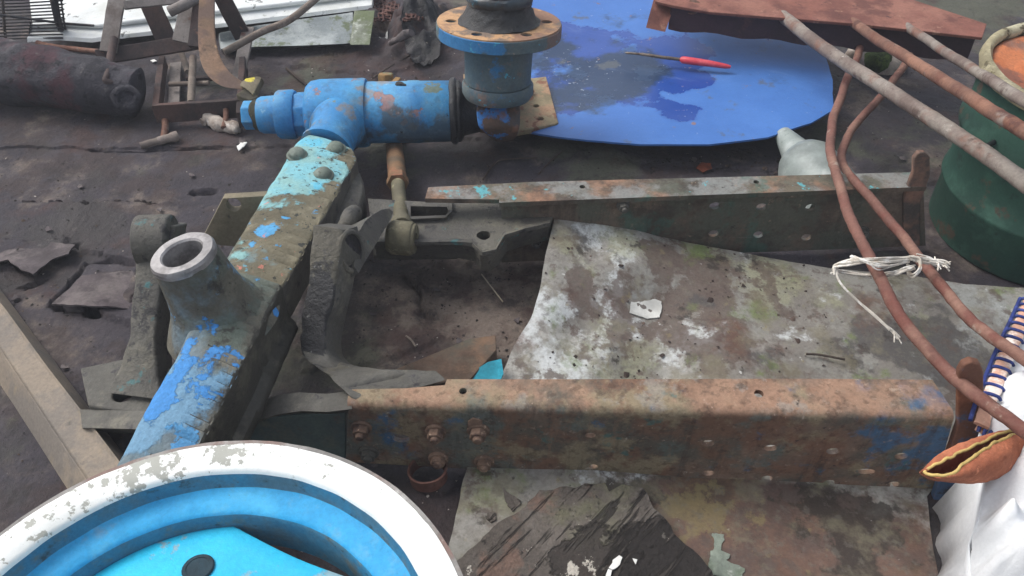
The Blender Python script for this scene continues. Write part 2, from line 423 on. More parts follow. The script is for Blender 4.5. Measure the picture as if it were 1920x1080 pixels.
M_bright = grime('bare_steel', hx('a5a2a2'), [L(hx('6f6c6c'), 30, .55, .1, 6), L(hx('d0cecd'), 14, .62, .05, 5)], rough=.42, metal=.35, bump=.15, spec=.5)
M_dark = grime('black_grease', hx('1d1e22'), [L(hx('34373a'), 30, .6, .08, 5), L(hx('4a4a44'), 80, .68, .04, 4)], rough=.45, bump=.8, bs=40, bd=.008, spec=.5)
M_rustbolt = grime('rusty_bolt', hx('957a68'), [L(hx('4a3a36'), 40, .55, .08, 5), L(hx('a8907c'), 60, .62, .05, 4)], rough=.75, bump=.5)

# ------------------------------------------------------------------ tractor frame: two channel rails and the cast front bracket
frame = thing('tractor_frame', P(1200, 760, 0), 'rusty tractor half frame of two long drilled rails joined by a greasy cast bracket', 'tractor frame')
def make_rail(F0, F1, B0, B1, back, flange_outline, holes, fholes, fz, mat, name, ft=0.009, slot=None):
    n = (F1 - F0).cross(P(*B0, .012) - F0).normalized()
    if n.y > 0: n = -n
    m = MB(); rc = 0.014
    a = (F1 - F0).normalized(); dn = -n.cross(a).normalized()
    if dn.z > 0: dn = -dn
    W0, W1 = F0 + dn * rc, F1 + dn * rc
    B0 = PP(*B0, W0, n); B1 = PP(*B1, W0, n); W1 = W1 - n * (W1 - W0).dot(n)
    hl = []
    for u, v, r, sx in holes: hl.append(circ(PP(u, v, W0, n), n, r, 16, sx, x=a))
    webo = [W0, W1, B1, B0]
    m.prism(webo, -n * 0.008, hl)
    yd = (V((0, 1, 0)) - FPL[1] * FPL[1].y).normalized()
    secs = []
    for p in (F0, F1):
        s = []
        for k in range(7):
            t = k / 6 * math.pi / 2; s.append(p + dn * (rc - rc * math.sin(t)) + yd * (rc - rc * math.cos(t)))
        for k in range(6, -1, -1):
            t = k / 6 * math.pi / 2; r2 = rc - .008; s.append(p + dn * (rc - r2 * math.sin(t)) + yd * (rc - r2 * math.cos(t)))
        secs.append(s)
    m.loft(secs)
    fh = [circ(PP(u, v, *FPL), FPL[1], r, 14) for u, v, r in fholes]
    m.prism(flange_outline, FPL[1] * (-ft if FPL[1].z > 0 else ft), fh)
    return m, n, W0
zf = .172
F0, F1 = P(650, 758, zf), P(1792, 782, .198); fn = (F1 - F0).cross(V((0, 1, .06))).normalized(); B0, B1 = (648, 866), (1748, 927)
y0 = (V((0, 1, 0)) - fn * fn.y).normalized() * .014; fl = [F0 + y0, F1 + y0] + [PP(u, v, F0, fn) for u, v in ((1748, 712), (1500, 710), (1100, 711), (838, 711), (834, 722), (760, 728), (660, 730))]; FPL = (F0, fn)
holes = [(1107, 816, .0065, 1.3), (1328, 831, .0085, 1.2), (1445, 840, .0085, 1.2), (1562, 846, .0085, 1.25), (1690, 855, .0085, 1.2), (1113, 875, .0065, 1.2), (1328, 887, .008, 1.2),
         (1438, 897, .008, 1.2), (1555, 905, .008, 1.2), (1622, 884, .0075, 2.2), (1676, 908, .008, 1.2), (752, 822, .011, 1.3)]
M_rail1 = grime('rusty_blue_rail', hx('7c675a'), [
    L(hx('8a7464'), 5, .52, .12, 8, amt=.7), L(hx('55544c'), 6, .53, .10, 9, [B(1000, 830, .08, .3, .10), B(1300, 850, .06, .3, .06)], amt=.8),
    L(hx('7a5845'), 9, .56, .10, 9, [B(1330, 820, .09, .18, .06), B(1450, 800, .12, .2, .05)], amt=.7),
    L(hx('8c8068'), 9, .60, .07, 8, [B(760, 735, .17, .16, .26)], amt=.85),
    L(hx('5d6a66'), 9, .63, .08, 8, [B(900, 810, .1, .16, .16), B(690, 830, .06, .10, .16)], amt=.75),
    L(hx('3a658a'), 14, .75, .09, 11, [B(735, 795, .12, .06, .46), B(760, 840, .06, .05, .40), B(1680, 800, .15, .11, .34), B(1760, 800, .15, .08, .34), B(1070, 790, .13, .05, .16), B(1640, 855, .06, .06, .2), B(1730, 860, .07, .07, .22)], amt=.85),
    L(hx('3b6a68'), 14, .74, .06, 9, [B(1700, 890, .05, .09, .22), B(655, 845, .05, .06, .26), B(1200, 870, .04, .1, .12)], amt=.7),
    L(hx('a89e90'), 22, .76, .03, 8, [B(1755, 770, .19, .03, .32), B(1745, 722, .19, .03, .30)], amt=.8),
    L(hx('9c7d68'), 8, .55, .12, 9, [B(900, 752, .17, .12, .12), B(1450, 750, .18, .4, .10)], up=True, amt=.8),
    L(hx('8f8a82'), 16, .64, .06, 8, [B(1230, 735, .17, .10, .12)], up=True, amt=.6),
    L(hx('4a392f'), 60, .585, .07, 10, amt=.55), L(hx('b09a88'), 80, .64, .05, 9, amt=.4), L(hx('39322d'), 42, .60, .08, 7, st=(1, 1, .10), amt=.45), L(hx('8d6a55'), 46, .63, .07, 7, st=(1, 1, .12), amt=.4), L(hx('302824'), 55, .68, .04, 8), L(hx('b8a090'), 150, .69, .03, 5, amt=.6)], base2=hx('66554a'), vs=7, rough=.8, bump=.6, bs=50)
m, n1, w1 = make_rail(F0, F1, B0, B1, None, fl, holes, [(1423, 738, .007), (868, 733, .006)], zf, M_rail1, 'rail')
m.build('rail', M_rail1, frame, bevel=0, merge=4e-4)
for u, v, r in [(678, 800, .0125), (817, 807, .0125), (897, 806, .0135), (692, 847, .0125), (822, 858, .0125), (908, 864, .0125)]:
    o = hexbolt(PP(u, v, w1 + n1 * .0005, n1), n1, r, .012 if v < 830 else .009, 'bolt', M_rustbolt if v != 847 else M_castl, frame, rot=.2 + u % 1.7)
p = PP(890, 795, w1, n1); lt = MB().prism([p + n1 * .001 + V((x, 0, z)) for x, z in ((-.010, -.004), (.012, -.004), (.012, .012), (-.002, .018), (-.010, .010))], n1 * .003)
lt.build('lock_tab', M_rustbolt, frame, bevel=.001)
# far rail
zf2 = .17
E0, E1 = P(940, 380, zf2), P(1738, 349, zf2)
n_ = V((0, .008, 0)); G0, G1 = E0 + n_ + V((0, 0, -.012)), E1 + n_ + V((0, 0, -.012))
Y0 = G0.y
b0, b1 = V((G0.x, G0.y, .012)), V((P(1740, 468, .012).x, G1.y, .012))
m = MB(); nn = (G1 - G0).cross(b0 - G0).normalized(); nn = nn if nn.y < 0 else -nn
hl = [circ(PP(u, v, G0, nn), nn, .0085, 16, 1.25, x=(1, 0, 0)) for u, v in ((1340, 386), (1428, 388), (1520, 389), (1338, 438), (1422, 440), (1512, 445))]
m.prism([G0, G1, b1, b0], -nn * .008, hl)
fo = px([(797, 372), (936, 374), (936, 380), (1738, 350), (1740, 322), (1400, 331), (1000, 341), (803, 351)], zf2)
m.prism(fo, V((0, 0, -.010)), [circ(P(u, v, zf2), Z, .006, 12) for u, v in ((1418, 341), (1092, 350))])
M_rail2 = grime('mossy_rusty_rail', hx('76675a'), [
    L(hx('98735c'), 7, .50, .10, 8, up=True, amt=.85), L(hx('545a50'), 7, .54, .10, 9, [B(1430, 420, .1, .2, .18)], amt=.75), L(hx('403a35'), 11, .57, .09, 8, amt=.8),
    L(hx('848684'), 9, .57, .08, 8, [B(1000, 358, .17, .12, .10), B(1350, 340, .17, .3, .12)], up=True, amt=.75),
    L(hx('43645a'), 12, .72, .08, 8, [B(1200, 390, .13, .1, .22), B(1400, 450, .06, .14, .20)], amt=.6),
    L(hx('5aa2aa'), 30, .74, .03, 9, [B(840, 356, .17, .04, .26), B(905, 357, .17, .035, .30), B(980, 358, .17, .03, .20), B(965, 372, .17, .015, .2)], up=True, amt=.9),
    L(hx('4a3c32'), 60, .60, .07, 10, amt=.5), L(hx('a08a78'), 60, .66, .05, 9, amt=.5), L(hx('3a332d'), 42, .60, .08, 7, st=(1, 1, .10), amt=.45), L(hx('2a2523'), 50, .68, .04, 8)], base2=hx('5c5047'), vs=6, rough=.8, bump=.6)
m.build('rail', M_rail2, frame, bevel=.0012)
for u, v in ((1168, 384), (1617, 433), (1005, 450)):
    hexbolt(PP(u, v, G0 + nn * .001, nn), nn, .010, .012, 'bolt', M_castl, frame)
# end posts (rounded tabs standing at the rails' right ends)
def end_post(pts, z0, mat, t=.012):
    yb = z0
    b = MB().prism([PY(u, v, yb) for u, v in pts], V((0, t, 0))); return b.build('end_plate', mat, frame, bevel=.0025)
M_post = grime('rusty_end_plate', hx('8a5a42'), [L(hx('6b4a3c'), 12, .5, .08, 7), L(hx('3f5f80'), 8, .60, .06, 8, [B(1800, 900, .05, .12, .25)]), L(hx('3a3332'), 30, .62, .05, 6)], rough=.8, bump=.5)
end_post([(1762, 1015), (1750, 935), (1796, 800), (1798, 700), (1806, 686), (1822, 679), (1838, 683), (1845, 698), (1846, 780), (1848, 900), (1842, 1015)], F1.y - .004, M_post)
M_post2 = grime('dull_rusty_end_plate', hx('7a6258'), [L(hx('4c4844'), 12, .5, .08, 7, [B(1712, 420, .08, .09, .3)]), L(hx('8a6858'), 12, .56, .08, 8)], rough=.8, bump=.5)
end_post([(1694, 372), (1712, 325), (1713, 298), (1722, 287), (1734, 287), (1744, 296), (1744, 330), (1727, 380), (1725, 462), (1694, 464)], E1.y - .002, M_post2)

M_grit = grime('gritty_greased_shaded_iron', hx('6a665a'), [L(hx('565349'), 10, .53, .10, 8), L(hx('2b2b2e'), 26, .70, .09, 10, [B(608, 520, .235, .05, .30), B(598, 560, .215, .055, .5), B(588, 600, .185, .055, .5), B(586, 640, .16, .055, .5), B(580, 680, .15, .05, .4)], amt=.95, rough=.45), L(hx('8a8a86'), 110, .67, .03, 4), L(hx('1a1a1c'), 60, .62, .05, 7)], base2=hx('565248'), rough=.62, bump=1.0, bs=70, bd=.008, spec=.5)  # grit and grease, with the front's shade also put into the dark blobs
# cast front bracket -------------------------------------------------
def arm(secs, depth, n=4):
    """loft of (v, uL, uR, z, back depth) quads with rounded corners, front face at px, going back by depth"""
    out = []
    for v, ul, ur, z, dp in secs:
        a, b = P(ul, v, z), P(ur, v, z); bk = V((0, dp, dp * .25)); c = min(.012, (b - a).length * .3, dp * .3); x = (b - a).normalized() * c; y = bk.normalized() * c
        out.append([a + x, b - x, b + y, b + bk - y, b + bk - x, a + bk + x, a + bk - y, a + y])
    # densify
    res = []
    for i in range(len(out) - 1):
        for k in range(5):
            t = k / 5; res.append([p.lerp(q, t) for p, q in zip(out[i], out[i + 1])])
    res.append(out[-1]); return MB().loft(res)
def quadsec(FL, FR, BR, z, c=.006, drop=.042):
    a, b, d = P(*FL, z), P(*FR, z), P(*BR, z - drop); e = a + (d - b); pts = [a, b, d, e]; out = []
    for i in range(4):
        p, q, r = pts[i - 1], pts[i], pts[(i + 1) % 4]; c1 = min(c, (p - q).length * .35); c2 = min(c, (r - q).length * .35)
        A = q + (p - q).normalized() * c1; Bq = q + (r - q).normalized() * c2; out += [A, q.lerp((A + Bq) / 2, .6), Bq]
    return out
def loft_cat(secs, k=6):
    cols = [cat([q[j] for q in secs], k) for j in range(len(secs[0]))]
    return [[cols[j][i] for j in range(len(secs[0]))] for i in range(len(cols[0]))]
brk = MB().loft(loft_cat([quadsec(*a) for a in (((586, 424), (644, 430), (672, 424), .287), ((581, 468), (637, 476), (682, 472), .268), ((578, 505), (630, 514), (668, 520), .246), ((574, 545), (622, 567), (657, 570), .216), ((564, 585), (611, 606), (646, 612), .186),
    ((562, 622), (609, 642), (641, 648), .166), ((562, 652), (613, 668), (650, 674), .152), ((572, 676), (626, 692), (668, 686), .152, .008, .034), ((602, 696), (645, 712), (706, 700), .165, .010, .024), ((632, 722), (662, 742), (756, 708), .176, .010, .016), ((648, 738), (670, 758), (838, 712), .166, .006, .010))], 9)).rough(.0016, 40)
# cross bar under the beam, and its run to the left
brk.loft([[P(u, v, z), P(u + 4, v + 34, z), P(u + 8, v + 42, z - .05), P(u, v + 2, z - .06)] for u, v, z in ((150, 768, .06), (300, 772, .09), (470, 758, .12), (520, 742, .14), (560, 736, .155), (610, 738, .16), (655, 733, .165))]).rough(.002, 30)
fr0, br0 = P(636, 470, .268), P(682, 472, .226); ec_ = fr0.lerp(br0, .48); en = (br0 - fr0).cross(P(644, 430, .287) - P(629, 516, .246)).normalized(); en = en if en.x > 0 else -en
brk.ring(ec_ - en * .004, en, [(.037, 0), (.037, .006), (.034, .009), (.0295, .009), (.028, .006), (.028, 0)], 44, jit=.0008)
MB().lathe(ec_, en, [(.001, -.006), (.0295, -.006), (.0295, .0015), (.001, .0015)], 28).build('bore', grime('shaded_bore', hx('2b2a2c'), [L(hx('8a4a34'), 24, .70, .06, 7, [(ec_.x, ec_.y - .01, ec_.z - .02, .022, .3)]), L(hx('45434a'), 30, .58, .08, 6)], rough=.5, bump=.5), frame)  # disc coloured as the bore's inner shade, with a rust spot
M_teal = grime('dull_teal_paint', hx('56645f'), [L(hx('465658'), 8, .54, .10, 8), L(hx('66665a'), 12, .58, .09, 9), L(hx('2f5574'), 10, .66, .09, 9), L(hx('5a4a40'), 20, .66, .06, 9)], base2=hx('4c5856'), rough=.7, bump=.6)
MB().prism([PY(u, v, F0.y + .012) for u, v in ((440, 786), (560, 780), (648, 774), (648, 866), (560, 868), (440, 872))], V((0, .012, 0))).build('side_plate', M_teal, frame, bevel=.002)
bracket = brk.build('front_bracket', [M_castl, M_grit], frame, bevel=.002, ang=50, slot=lambda n, c: 1 if n.y < -.35 and abs(n.x) < .75 and .10 < c.z and c.x < P(640, 600, .2).x else 0)
# left ear with its own bore and foot plate
be = MB().loft(loft_cat([quadsec(*a) for a in (((257, 418), (330, 424), (352, 418), .255), ((253, 462), (316, 470), (345, 466), .228), ((250, 515), (304, 524), (334, 520), .198), ((246, 570), (297, 578), (326, 574), .165), ((240, 630), (292, 640), (320, 636), .132), ((222, 690), (297, 700), (326, 690), .10), ((198, 738), (300, 750), (330, 735), .085))])).rough(.0028, 28)
be.ring(P(262, 452, .225), (1, .05, 0), [(.045, 0), (.045, .055), (.042, .058), (.022, .058), (.020, .05), (.020, 0)], 36, jit=.0015)
be.build('bracket_ear', M_cast, frame, bevel=.002, ang=50)
fp = MB().prism(px([(150, 690), (235, 672), (320, 690), (318, 778), (240, 772), (165, 760)], .075), V((0, 0, -.03)), [circ(P(231, 739, .075), Z, .016, 20)])
fp.build('foot_plate', M_castl, frame, bevel=.003)
# lug plate behind the beam with one hole
lg = [P(418, 372, .19), P(520, 366, .19), P(505, 470, .10), P(375, 455, .10)]
ln = (lg[1] - lg[0]).cross(lg[3] - lg[0]).normalized(); ln = ln if ln.z > 0 else -ln
lg[2] = PP(505, 470, lg[0], ln)
MB().prism([lg[0], lg[1], lg[2], lg[3]], -ln * .022, [circ(PP(438, 384, lg[0], ln), ln, .014, 20)]).build('lug', grime('olive_cast_lug', hx('857c68'), [L(hx('6a6454'), 9, .54, .10, 8), L(hx('4c4840'), 30, .64, .06, 8)], base2=hx('766e5c'), bump=.5), frame, bevel=.004)
# fork arm running from the right ear to the casting on the far rail
w0_, w1_, w2_ = P(676, 425, .238), P(732, 396, .185), P(668, 535, .222); wn = (w1_ - w0_).cross(w2_ - w0_).normalized(); wn = wn if wn.z > 0 else -wn
fa = MB().prism([PP(u, v, w0_, wn) for u, v in ((672, 436), (684, 416), (698, 402), (716, 393), (730, 391), (737, 398), (732, 412), (716, 438), (700, 466), (684, 492), (672, 512), (664, 500))], wn * -.05).rough(.0015, 40)
fa.tube(cat([P(640, 440, .17), P(652, 420, .19), P(656, 405, .195), P(664, 400, .18)], 5), .016, 12, jit=.12, js=40)
fa.build('fork_arm', M_cast, frame, ang=50, bevel=.008, seg=3)
# cast extension bolted along the far rail
zc = .125
ce = MB()
eo = px([(690, 372), (800, 378), (1035, 384), (1040, 398), (1030, 422), (985, 432), (950, 444), (936, 468), (916, 482), (900, 478), (888, 462), (850, 455), (770, 458), (700, 452)], zc)
slot = px([(770, 386), (838, 388), (842, 396), (834, 408), (770, 410)], zc)
ce.prism(eo, V((0, .01, -.045)), [slot, circ(P(907, 441, zc), Z, .013, 18)])
ce.loft([[P(u, v, zc + .004), P(u, v - 7, zc + .012), P(u, v - 12, zc + .004), P(u, v - 10, zc - .01), P(u, v, zc - .03)] for u, v in ((700, 460), (760, 461), (850, 459), (885, 462), (905, 480), (930, 474), (946, 448), (985, 434), (1032, 424))])
ce.loft([[P(u, v, zc), P(u, v - 5, zc + .010), P(u, v - 10, zc)] for u, v in ((770, 416), (835, 413), (848, 400), (848, 385))], cap=False)
ce.rough(.0012, 45).build('rail_casting', M_cast, frame, bevel=.003)
MB().tube([P(1005, 430, .07), P(1005, 458, .04)], .013, 18).build('bolt', M_castl, frame, bevel=.002)
hexbolt(P(815, 402, .09), (0, -.2, 1), .011, .014, 'bolt', M_cast, frame)
MB().box(P(700, 474, .06), P(860, 472, .05), .03, .02).rough(.002, 30).build('lower_bar', M_castl, frame, bevel=.006)

# ------------------------------------------------------------------ front axle (beam, pivot sleeve, kingpin tube, hub, tie rod)
axle = thing('front_axle', P(420, 620, 0), 'blue tractor front axle beam with an open pivot sleeve and upright wheel hub', 'axle')
AX = (P(470, 0, 0) - P(470, 0, 0))
def beam_sec(Lp, Rp, zl, zr, depth, crown=.004, rl=.024, rr=.008, ledge=0.0):
    a, b = P(*Lp, zl), P(*Rp, zr); wd = (b - a); wl = wd.length; x = wd / wl; dn = V((0, 0, -1)); pts = []
    for k in range(6):
        t = k / 5 * math.pi / 2; pts.append(a + x * (rl - rl * math.cos(t)) + dn * (rl - rl * math.sin(t)))
    for k in range(1, 6):
        t = k / 6; pts.append(a + x * (rl + (wl - rl - rr) * t) - dn * crown * math.sin(t * math.pi))
    for k in range(6):
        t = k / 5 * math.pi / 2; pts.append(b - x * (rr - rr * math.sin(t)) + dn * (rr - rr * math.cos(t)))
    if ledge:
        pts += [b + dn * depth * .55, b + dn * depth * .72 + x * .002, b + x * ledge + dn * depth * .78, b + x * (ledge + .003) + dn * depth * .92, b + x * ledge + dn * depth]
    else: pts += [b + dn * depth * .5, b + dn * depth * .75, b + dn * depth * .9 - x * .004, b + dn * depth - x * .012]
    pts += [a + dn * depth + x * .02, a + dn * depth * .8]
    return pts
def lofted(secs, k=8, notch=None):
    res = []; n = len(secs[0])
    cols = [cat([s[j] for s in secs], k) for j in range(n)]
    out = [[cols[j][i].copy() for j in range(n)] for i in range(len(cols[0]))]
    if notch:
        r_ = random.Random(notch); i = 3
        while i < len(out) - 3:
            dep = r_.uniform(.0025, .0065); j0 = r_.choice((8, 9, 10, 10, 11)); j1 = j0 + r_.choice((4, 5, 6))
            for j in range(j0, min(j1, n - 6)):
                out[i][j].z -= dep; out[i][j].x -= dep * .4
                out[i + 1][j].z -= dep * .5
            i += r_.choice((3, 4, 5, 7))
    return out
M_axle = grime('worn_blue_axle_paint', hx('68655a'), [
    L(hx('514f48'), 6, .53, .12, 9, amt=.8), L(hx('7b7769'), 14, .58, .09, 8, up=True, amt=.8),
    L(hx('55665f'), 9, .58, .10, 8, [B(430, 640, .24, .15, .06)], amt=.55),
    L(hx('35332f'), 26, .655, .05, 8, [B(430, 720, .22, .12, .05)]),
    L(hx('6f8796'), 7, .66, .12, 10, [B(350, 690, .24, .14, .22), B(280, 790, .22, .16, .26), B(400, 600, .25, .09, .2)], amt=.6),
    L(hx('6a94b2'), 9, .66, .06, 9, [B(255, 830, .21, .13, .36), B(290, 770, .22, .10, .26), B(320, 720, .23, .08, .16)], amt=.9, h=.3),
    L(hx('3f86c8'), 17, .735, .025, 10, [B(352, 690, .24, .05, .26), B(352, 640, .25, .025, .30), B(390, 610, .25, .045, .32), B(405, 682, .24, .04, .26), B(300, 735, .23, .05, .26), B(270, 780, .22, .06, .20), B(385, 735, .23, .03, .22), B(330, 660, .25, .03, .16)], h=.25, amt=.95),
    L(hx('4f97cc'), 20, .76, .03, 10, [B(330, 815, .21, .04, .30), B(345, 840, .21, .03, .30), B(240, 800, .21, .04, .22)], h=.25),
    L(hx('9a968c'), 34, .735, .025, 7), L(hx('222120'), 80, .70, .03, 5)],
    base2=hx('57554c'), vs=5, rough=.66, bump=.9, bs=34, fine=.2, bd=.006)
M_ext = grime('worn_turquoise_axle_paint', hx('716b58'), [
    L(hx('5b5748'), 7, .53, .12, 9, amt=.8), L(hx('837d69'), 16, .58, .09, 8, up=True, amt=.8),
    L(hx('6f8a90'), 12, .66, .08, 9, [B(450, 480, .22, .07, .16), B(510, 490, .22, .06, .14), B(520, 360, .19, .06, .2)], amt=.65),
    L(hx('4d9fd2'), 22, .69, .03, 10, [B(500, 433, .215, .03, .38), B(538, 405, .21, .013, .36), B(476, 392, .21, .02, .30), B(455, 415, .215, .02, .30), B(440, 445, .22, .018, .26)], h=.25),
    L(hx('7ab8c4'), 9, .66, .05, 9, [B(590, 285, .17, .10, .50), B(550, 330, .18, .085, .50), B(515, 355, .19, .045, .34), B(620, 320, .18, .055, .40), B(560, 258, .17, .06, .42), B(580, 350, .19, .05, .36)], c2=hx('84b0b0'), h=.5, amt=.92),
    L(hx('5cb4d0'), 16, .74, .04, 9, [B(590, 270, .17, .05, .28), B(590, 350, .19, .04, .24)], amt=.8),
    L(hx('c87868'), 26, .76, .03, 8, [B(563, 342, .185, .012, .40), B(573, 330, .185, .007, .36)], amt=.8),
    L(hx('22292b'), 75, .685, .02, 5, [B(590, 340, .18, .09, .05)]), L(hx('938e80'), 55, .71, .03, 5, amt=.7)],
    base2=hx('5d5746'), vs=5, rough=.66, bump=.75, bs=40, fine=.18, bd=.005)
M_sideshade = grime('shade_dark_side', hx('47453f'), [L(hx('37352f'), 8, .54, .10, 8), L(hx('5c594e'), 16, .60, .08, 8), L(hx('3f6a86'), 14, .70, .05, 10), L(hx('232222'), 40, .64, .05, 7)], base2=hx('3a3833'), rough=.6, bump=.8, bs=40, spec=.4)  # shade of the beam's right side, painted as a darker colour
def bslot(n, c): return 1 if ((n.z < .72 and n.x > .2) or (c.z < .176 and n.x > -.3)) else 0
# lower, larger tube of the beam
low = lofted([beam_sec((190, 900), (318, 944), .205, .20, .09, ledge=.016), beam_sec((220, 845), (350, 886), .212, .207, .095, ledge=.016), beam_sec((275, 742), (400, 786), .228, .223, .10, ledge=.015),
    beam_sec((327, 652), (448, 690), .25, .245, .10, ledge=.014), beam_sec((362, 580), (488, 610), .25, .245, .10, ledge=.012), beam_sec((402, 502), (528, 534), .245, .24, .10, ledge=.01)], 24, notch=5)
MB().loft(low).rough(.0016, 26).build('axle_tube', [M_axle, M_sideshade], axle, bevel=0, ang=50, slot=bslot)
# upper extension with its rounded bolting end
up_ = lofted([beam_sec((380, 545), (505, 572), .225, .222, .085, rl=.02), beam_sec((418, 480), (547, 510), .222, .22, .085, rl=.02), beam_sec((450, 428), (578, 455), .214, .212, .085, rl=.02), beam_sec((490, 362), (617, 388), .198, .196, .082, rl=.02),
    beam_sec((530, 298), (650, 328), .180, .178, .08, rl=.02), beam_sec((548, 266), (668, 298), .172, .170, .075, rl=.02), beam_sec((572, 250), (662, 278), .166, .164, .06, rl=.02)], 20, notch=9)
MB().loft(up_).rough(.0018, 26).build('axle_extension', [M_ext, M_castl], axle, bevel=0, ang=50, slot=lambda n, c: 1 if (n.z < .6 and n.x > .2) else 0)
# clamping plate under the extension, showing to its right
cl = lofted([beam_sec((600, 460), (628, 455), .14, .135, .08, rl=.006, rr=.006), beam_sec((618, 420), (668, 400), .145, .14, .09, rl=.006, rr=.01), beam_sec((640, 370), (682, 352), .145, .14, .08, rl=.006, rr=.01), beam_sec((648, 325), (676, 322), .14, .135, .06, rl=.006, rr=.008)], 6)
MB().loft(cl).rough(.002, 30).build('clamp_plate', M_castl, axle, ang=50)
M_rivet = grime('paint_smeared_bolt_head', hx('7f8a80'), [L(hx('5f6a60'), 30, .55, .08, 6), L(hx('5aa8b4'), 25, .64, .05, 6), L(hx('4c463c'), 60, .66, .04, 4)], rough=.6, bump=.4)
for u, v, z in ((557, 292, .178), (630, 281, .170), (606, 330, .182)):
    hexbolt(P(u, v, z), (0.05, -.12, 1), .0165, .016, 'bolt', M_rivet, axle, dome=True)
# pivot sleeve
pb = P(404, 580, .232); ptop = P(342, 476, .345); pax = (ptop - pb).normalized(); hh = (ptop - pb).length
sl_prof = [(.092, -.03), (.082, -.012), (.070, .006), (.061, .024), (.055, hh * .45), (.052, hh * .65), (.049, hh * .85), (.048, hh - .008)]
MB().lathe(pb, pax, sl_prof + [(.034, hh - .006), (.034, hh * .2), (.0005, hh * .2)], 56, jit=.0025, js=24).build('pivot_sleeve', M_axle, axle, ang=60)
MB().ring(pb, pax, [(.0485, hh - .011), (.0492, hh - .002), (.047, hh + .0025), (.033, hh + .003), (.0305, hh), (.0305, hh * .35), (.034, hh * .35), (.034, hh - .008)], 64, jit=.0007, js=60).build('bushing', M_bright, axle, ang=30)
MB().lathe(P(352, 542, .28), (.1, -1, .45), [(.012, 0), (.011, .006), (.007, .009), (.0005, .009)], 16, jit=.002).build('grease_plug', M_cast, axle)
# kingpin housing -----------------------------------------------------
k0, k1 = P(470, 216, .118), P(868, 208, .118); kx = (k1 - k0).normalized(); kl = (k1 - k0).length
def kt(u): return k0 + kx * (kl * (u - 470) / 398.0)
def kr(pxr): return pxr / pm(k0 + kx * kl * .5)
M_king = grime('bright_blue_paint', hx('4195c8'), [
    L(hx('5f9cc0'), 6, .53, .10, 8, up=True, amt=.8), L(hx('2f78b4'), 8, .57, .10, 8, amt=.7),
    L(hx('857e76'), 11, .70, .06, 9, [B(630, 235, .15, .06, .30), B(500, 175, .15, .04, .24), B(545, 160, .17, .025, .26), B(600, 150, .18, .03, .16)], amt=.8),
    L(hx('957068'), 17, .735, .025, 10, [B(742, 205, .17, .055, .26), B(775, 172, .18, .03, .32), B(700, 245, .14, .05, .24), B(795, 205, .17, .05, .28), B(760, 240, .14, .05, .26), B(720, 180, .18, .04, .24)], h=-.6, amt=.9),
    L(hx('76774e'), 18, .74, .04, 8, [B(808, 168, .18, .04, .30)], amt=.8),
    L(hx('45535c'), 9, .66, .09, 8, [B(760, 278, .08, .14, .26), B(840, 245, .1, .07, .26), B(640, 265, .1, .08, .2)], amt=.85),
    L(hx('6d8592'), 30, .60, .09, 11, amt=.5), L(hx('8a6a60'), 38, .685, .03, 10, amt=.8), L(hx('2a2d30'), 40, .68, .03, 8), L(hx('3a5468'), 30, .60, .08, 7, st=(1, 1, .15), amt=.35), L(hx('a4c4d2'), 45, .67, .05, 8, up=True, amt=.5)], base2=hx('377fb6'), vs=8, rough=.6, bump=.5, bs=40, fine=.14, spec=.35)
h = MB()
def seg(u0, u1, prof, n=44, jit=.0008):
    """prof: list of (u, pixel radius)"""
    h.lathe(kt(u0), kx, [(kr(r), (kl * (u - u0) / 398.0)) for u, r in prof], n, jit=jit, js=30)
seg(575, 690, [(575, 1), (575, 40), (579, 52), (588, 60), (604, 63), (660, 64), (684, 64), (689, 62), (690, 50), (690, 1)])
# neck down to the axle extension
h.tube(cat([kt(640) + V((0, .01, -.005)), P(628, 250, .13), P(612, 282, .125)], 5), [kr(50)] * 5 + [kr(42)] * 4 + [kr(48)] * 2, 28, jit=.02)
h.build('kingpin_housing', M_king, axle, ang=42)
h = MB(); seg(686, 850, [(686, 1), (686, 54), (690, 57), (765, 57), (768, 58), (786, 58), (789, 57), (846, 56), (850, 53), (850, 1)])
h.build('kingpin_sleeve', M_king, axle, ang=42)
h = MB(); seg(554, 582, [(554, 1), (554, 40), (558, 42), (582, 43), (582, 1)], 8)
h.build('lock_nut', M_king, axle, bevel=.003)
h = MB(); seg(521, 556, [(521, 1), (521, 42), (526, 45), (551, 46), (556, 43), (556, 1)])
h.build('collar', M_king, axle, ang=42)
h = MB(); seg(486, 524, [(486, 1), (486, 31), (492, 34), (524, 36), (524, 1)])
h.build('end_cap', M_king, axle, ang=42)
h = MB(); seg(474, 492, [(474, 1), (474, 24), (478, 28), (492, 29), (492, 1)], 24, jit=.004)
h.build('grease_collar', grime('dirty_grease', hx('4a4a3c'), [L(hx('2c2b28'), 40, .55, .08, 5), L(hx('6e6a54'), 50, .64, .05, 5)], bump=.8), axle)
h = MB(); seg(457, 478, [(457, 1), (457, 25), (460, 27), (478, 27), (478, 1)], 6, jit=0)
h.build('end_bolt', M_king, axle, bevel=.002)
h = MB(); seg(844, 868, [(844, 1), (844, 57), (848, 61), (854, 62), (858, 57), (862, 58), (866, 54), (870, 46), (900, 40), (900, 1)], jit=.002)
h.build('rubber_boot', M_dark, axle, ang=60)
MB().tube(cat([P(734, 164, .183), P(744, 160, .187), P(756, 161, .187), P(766, 166, .182)], 4), [.004] * 4 + [.007] * 4 + [.006] * 3 + [.003] * 2, 9, jit=.5, js=110).build('grease_nipple', M_dark, axle)
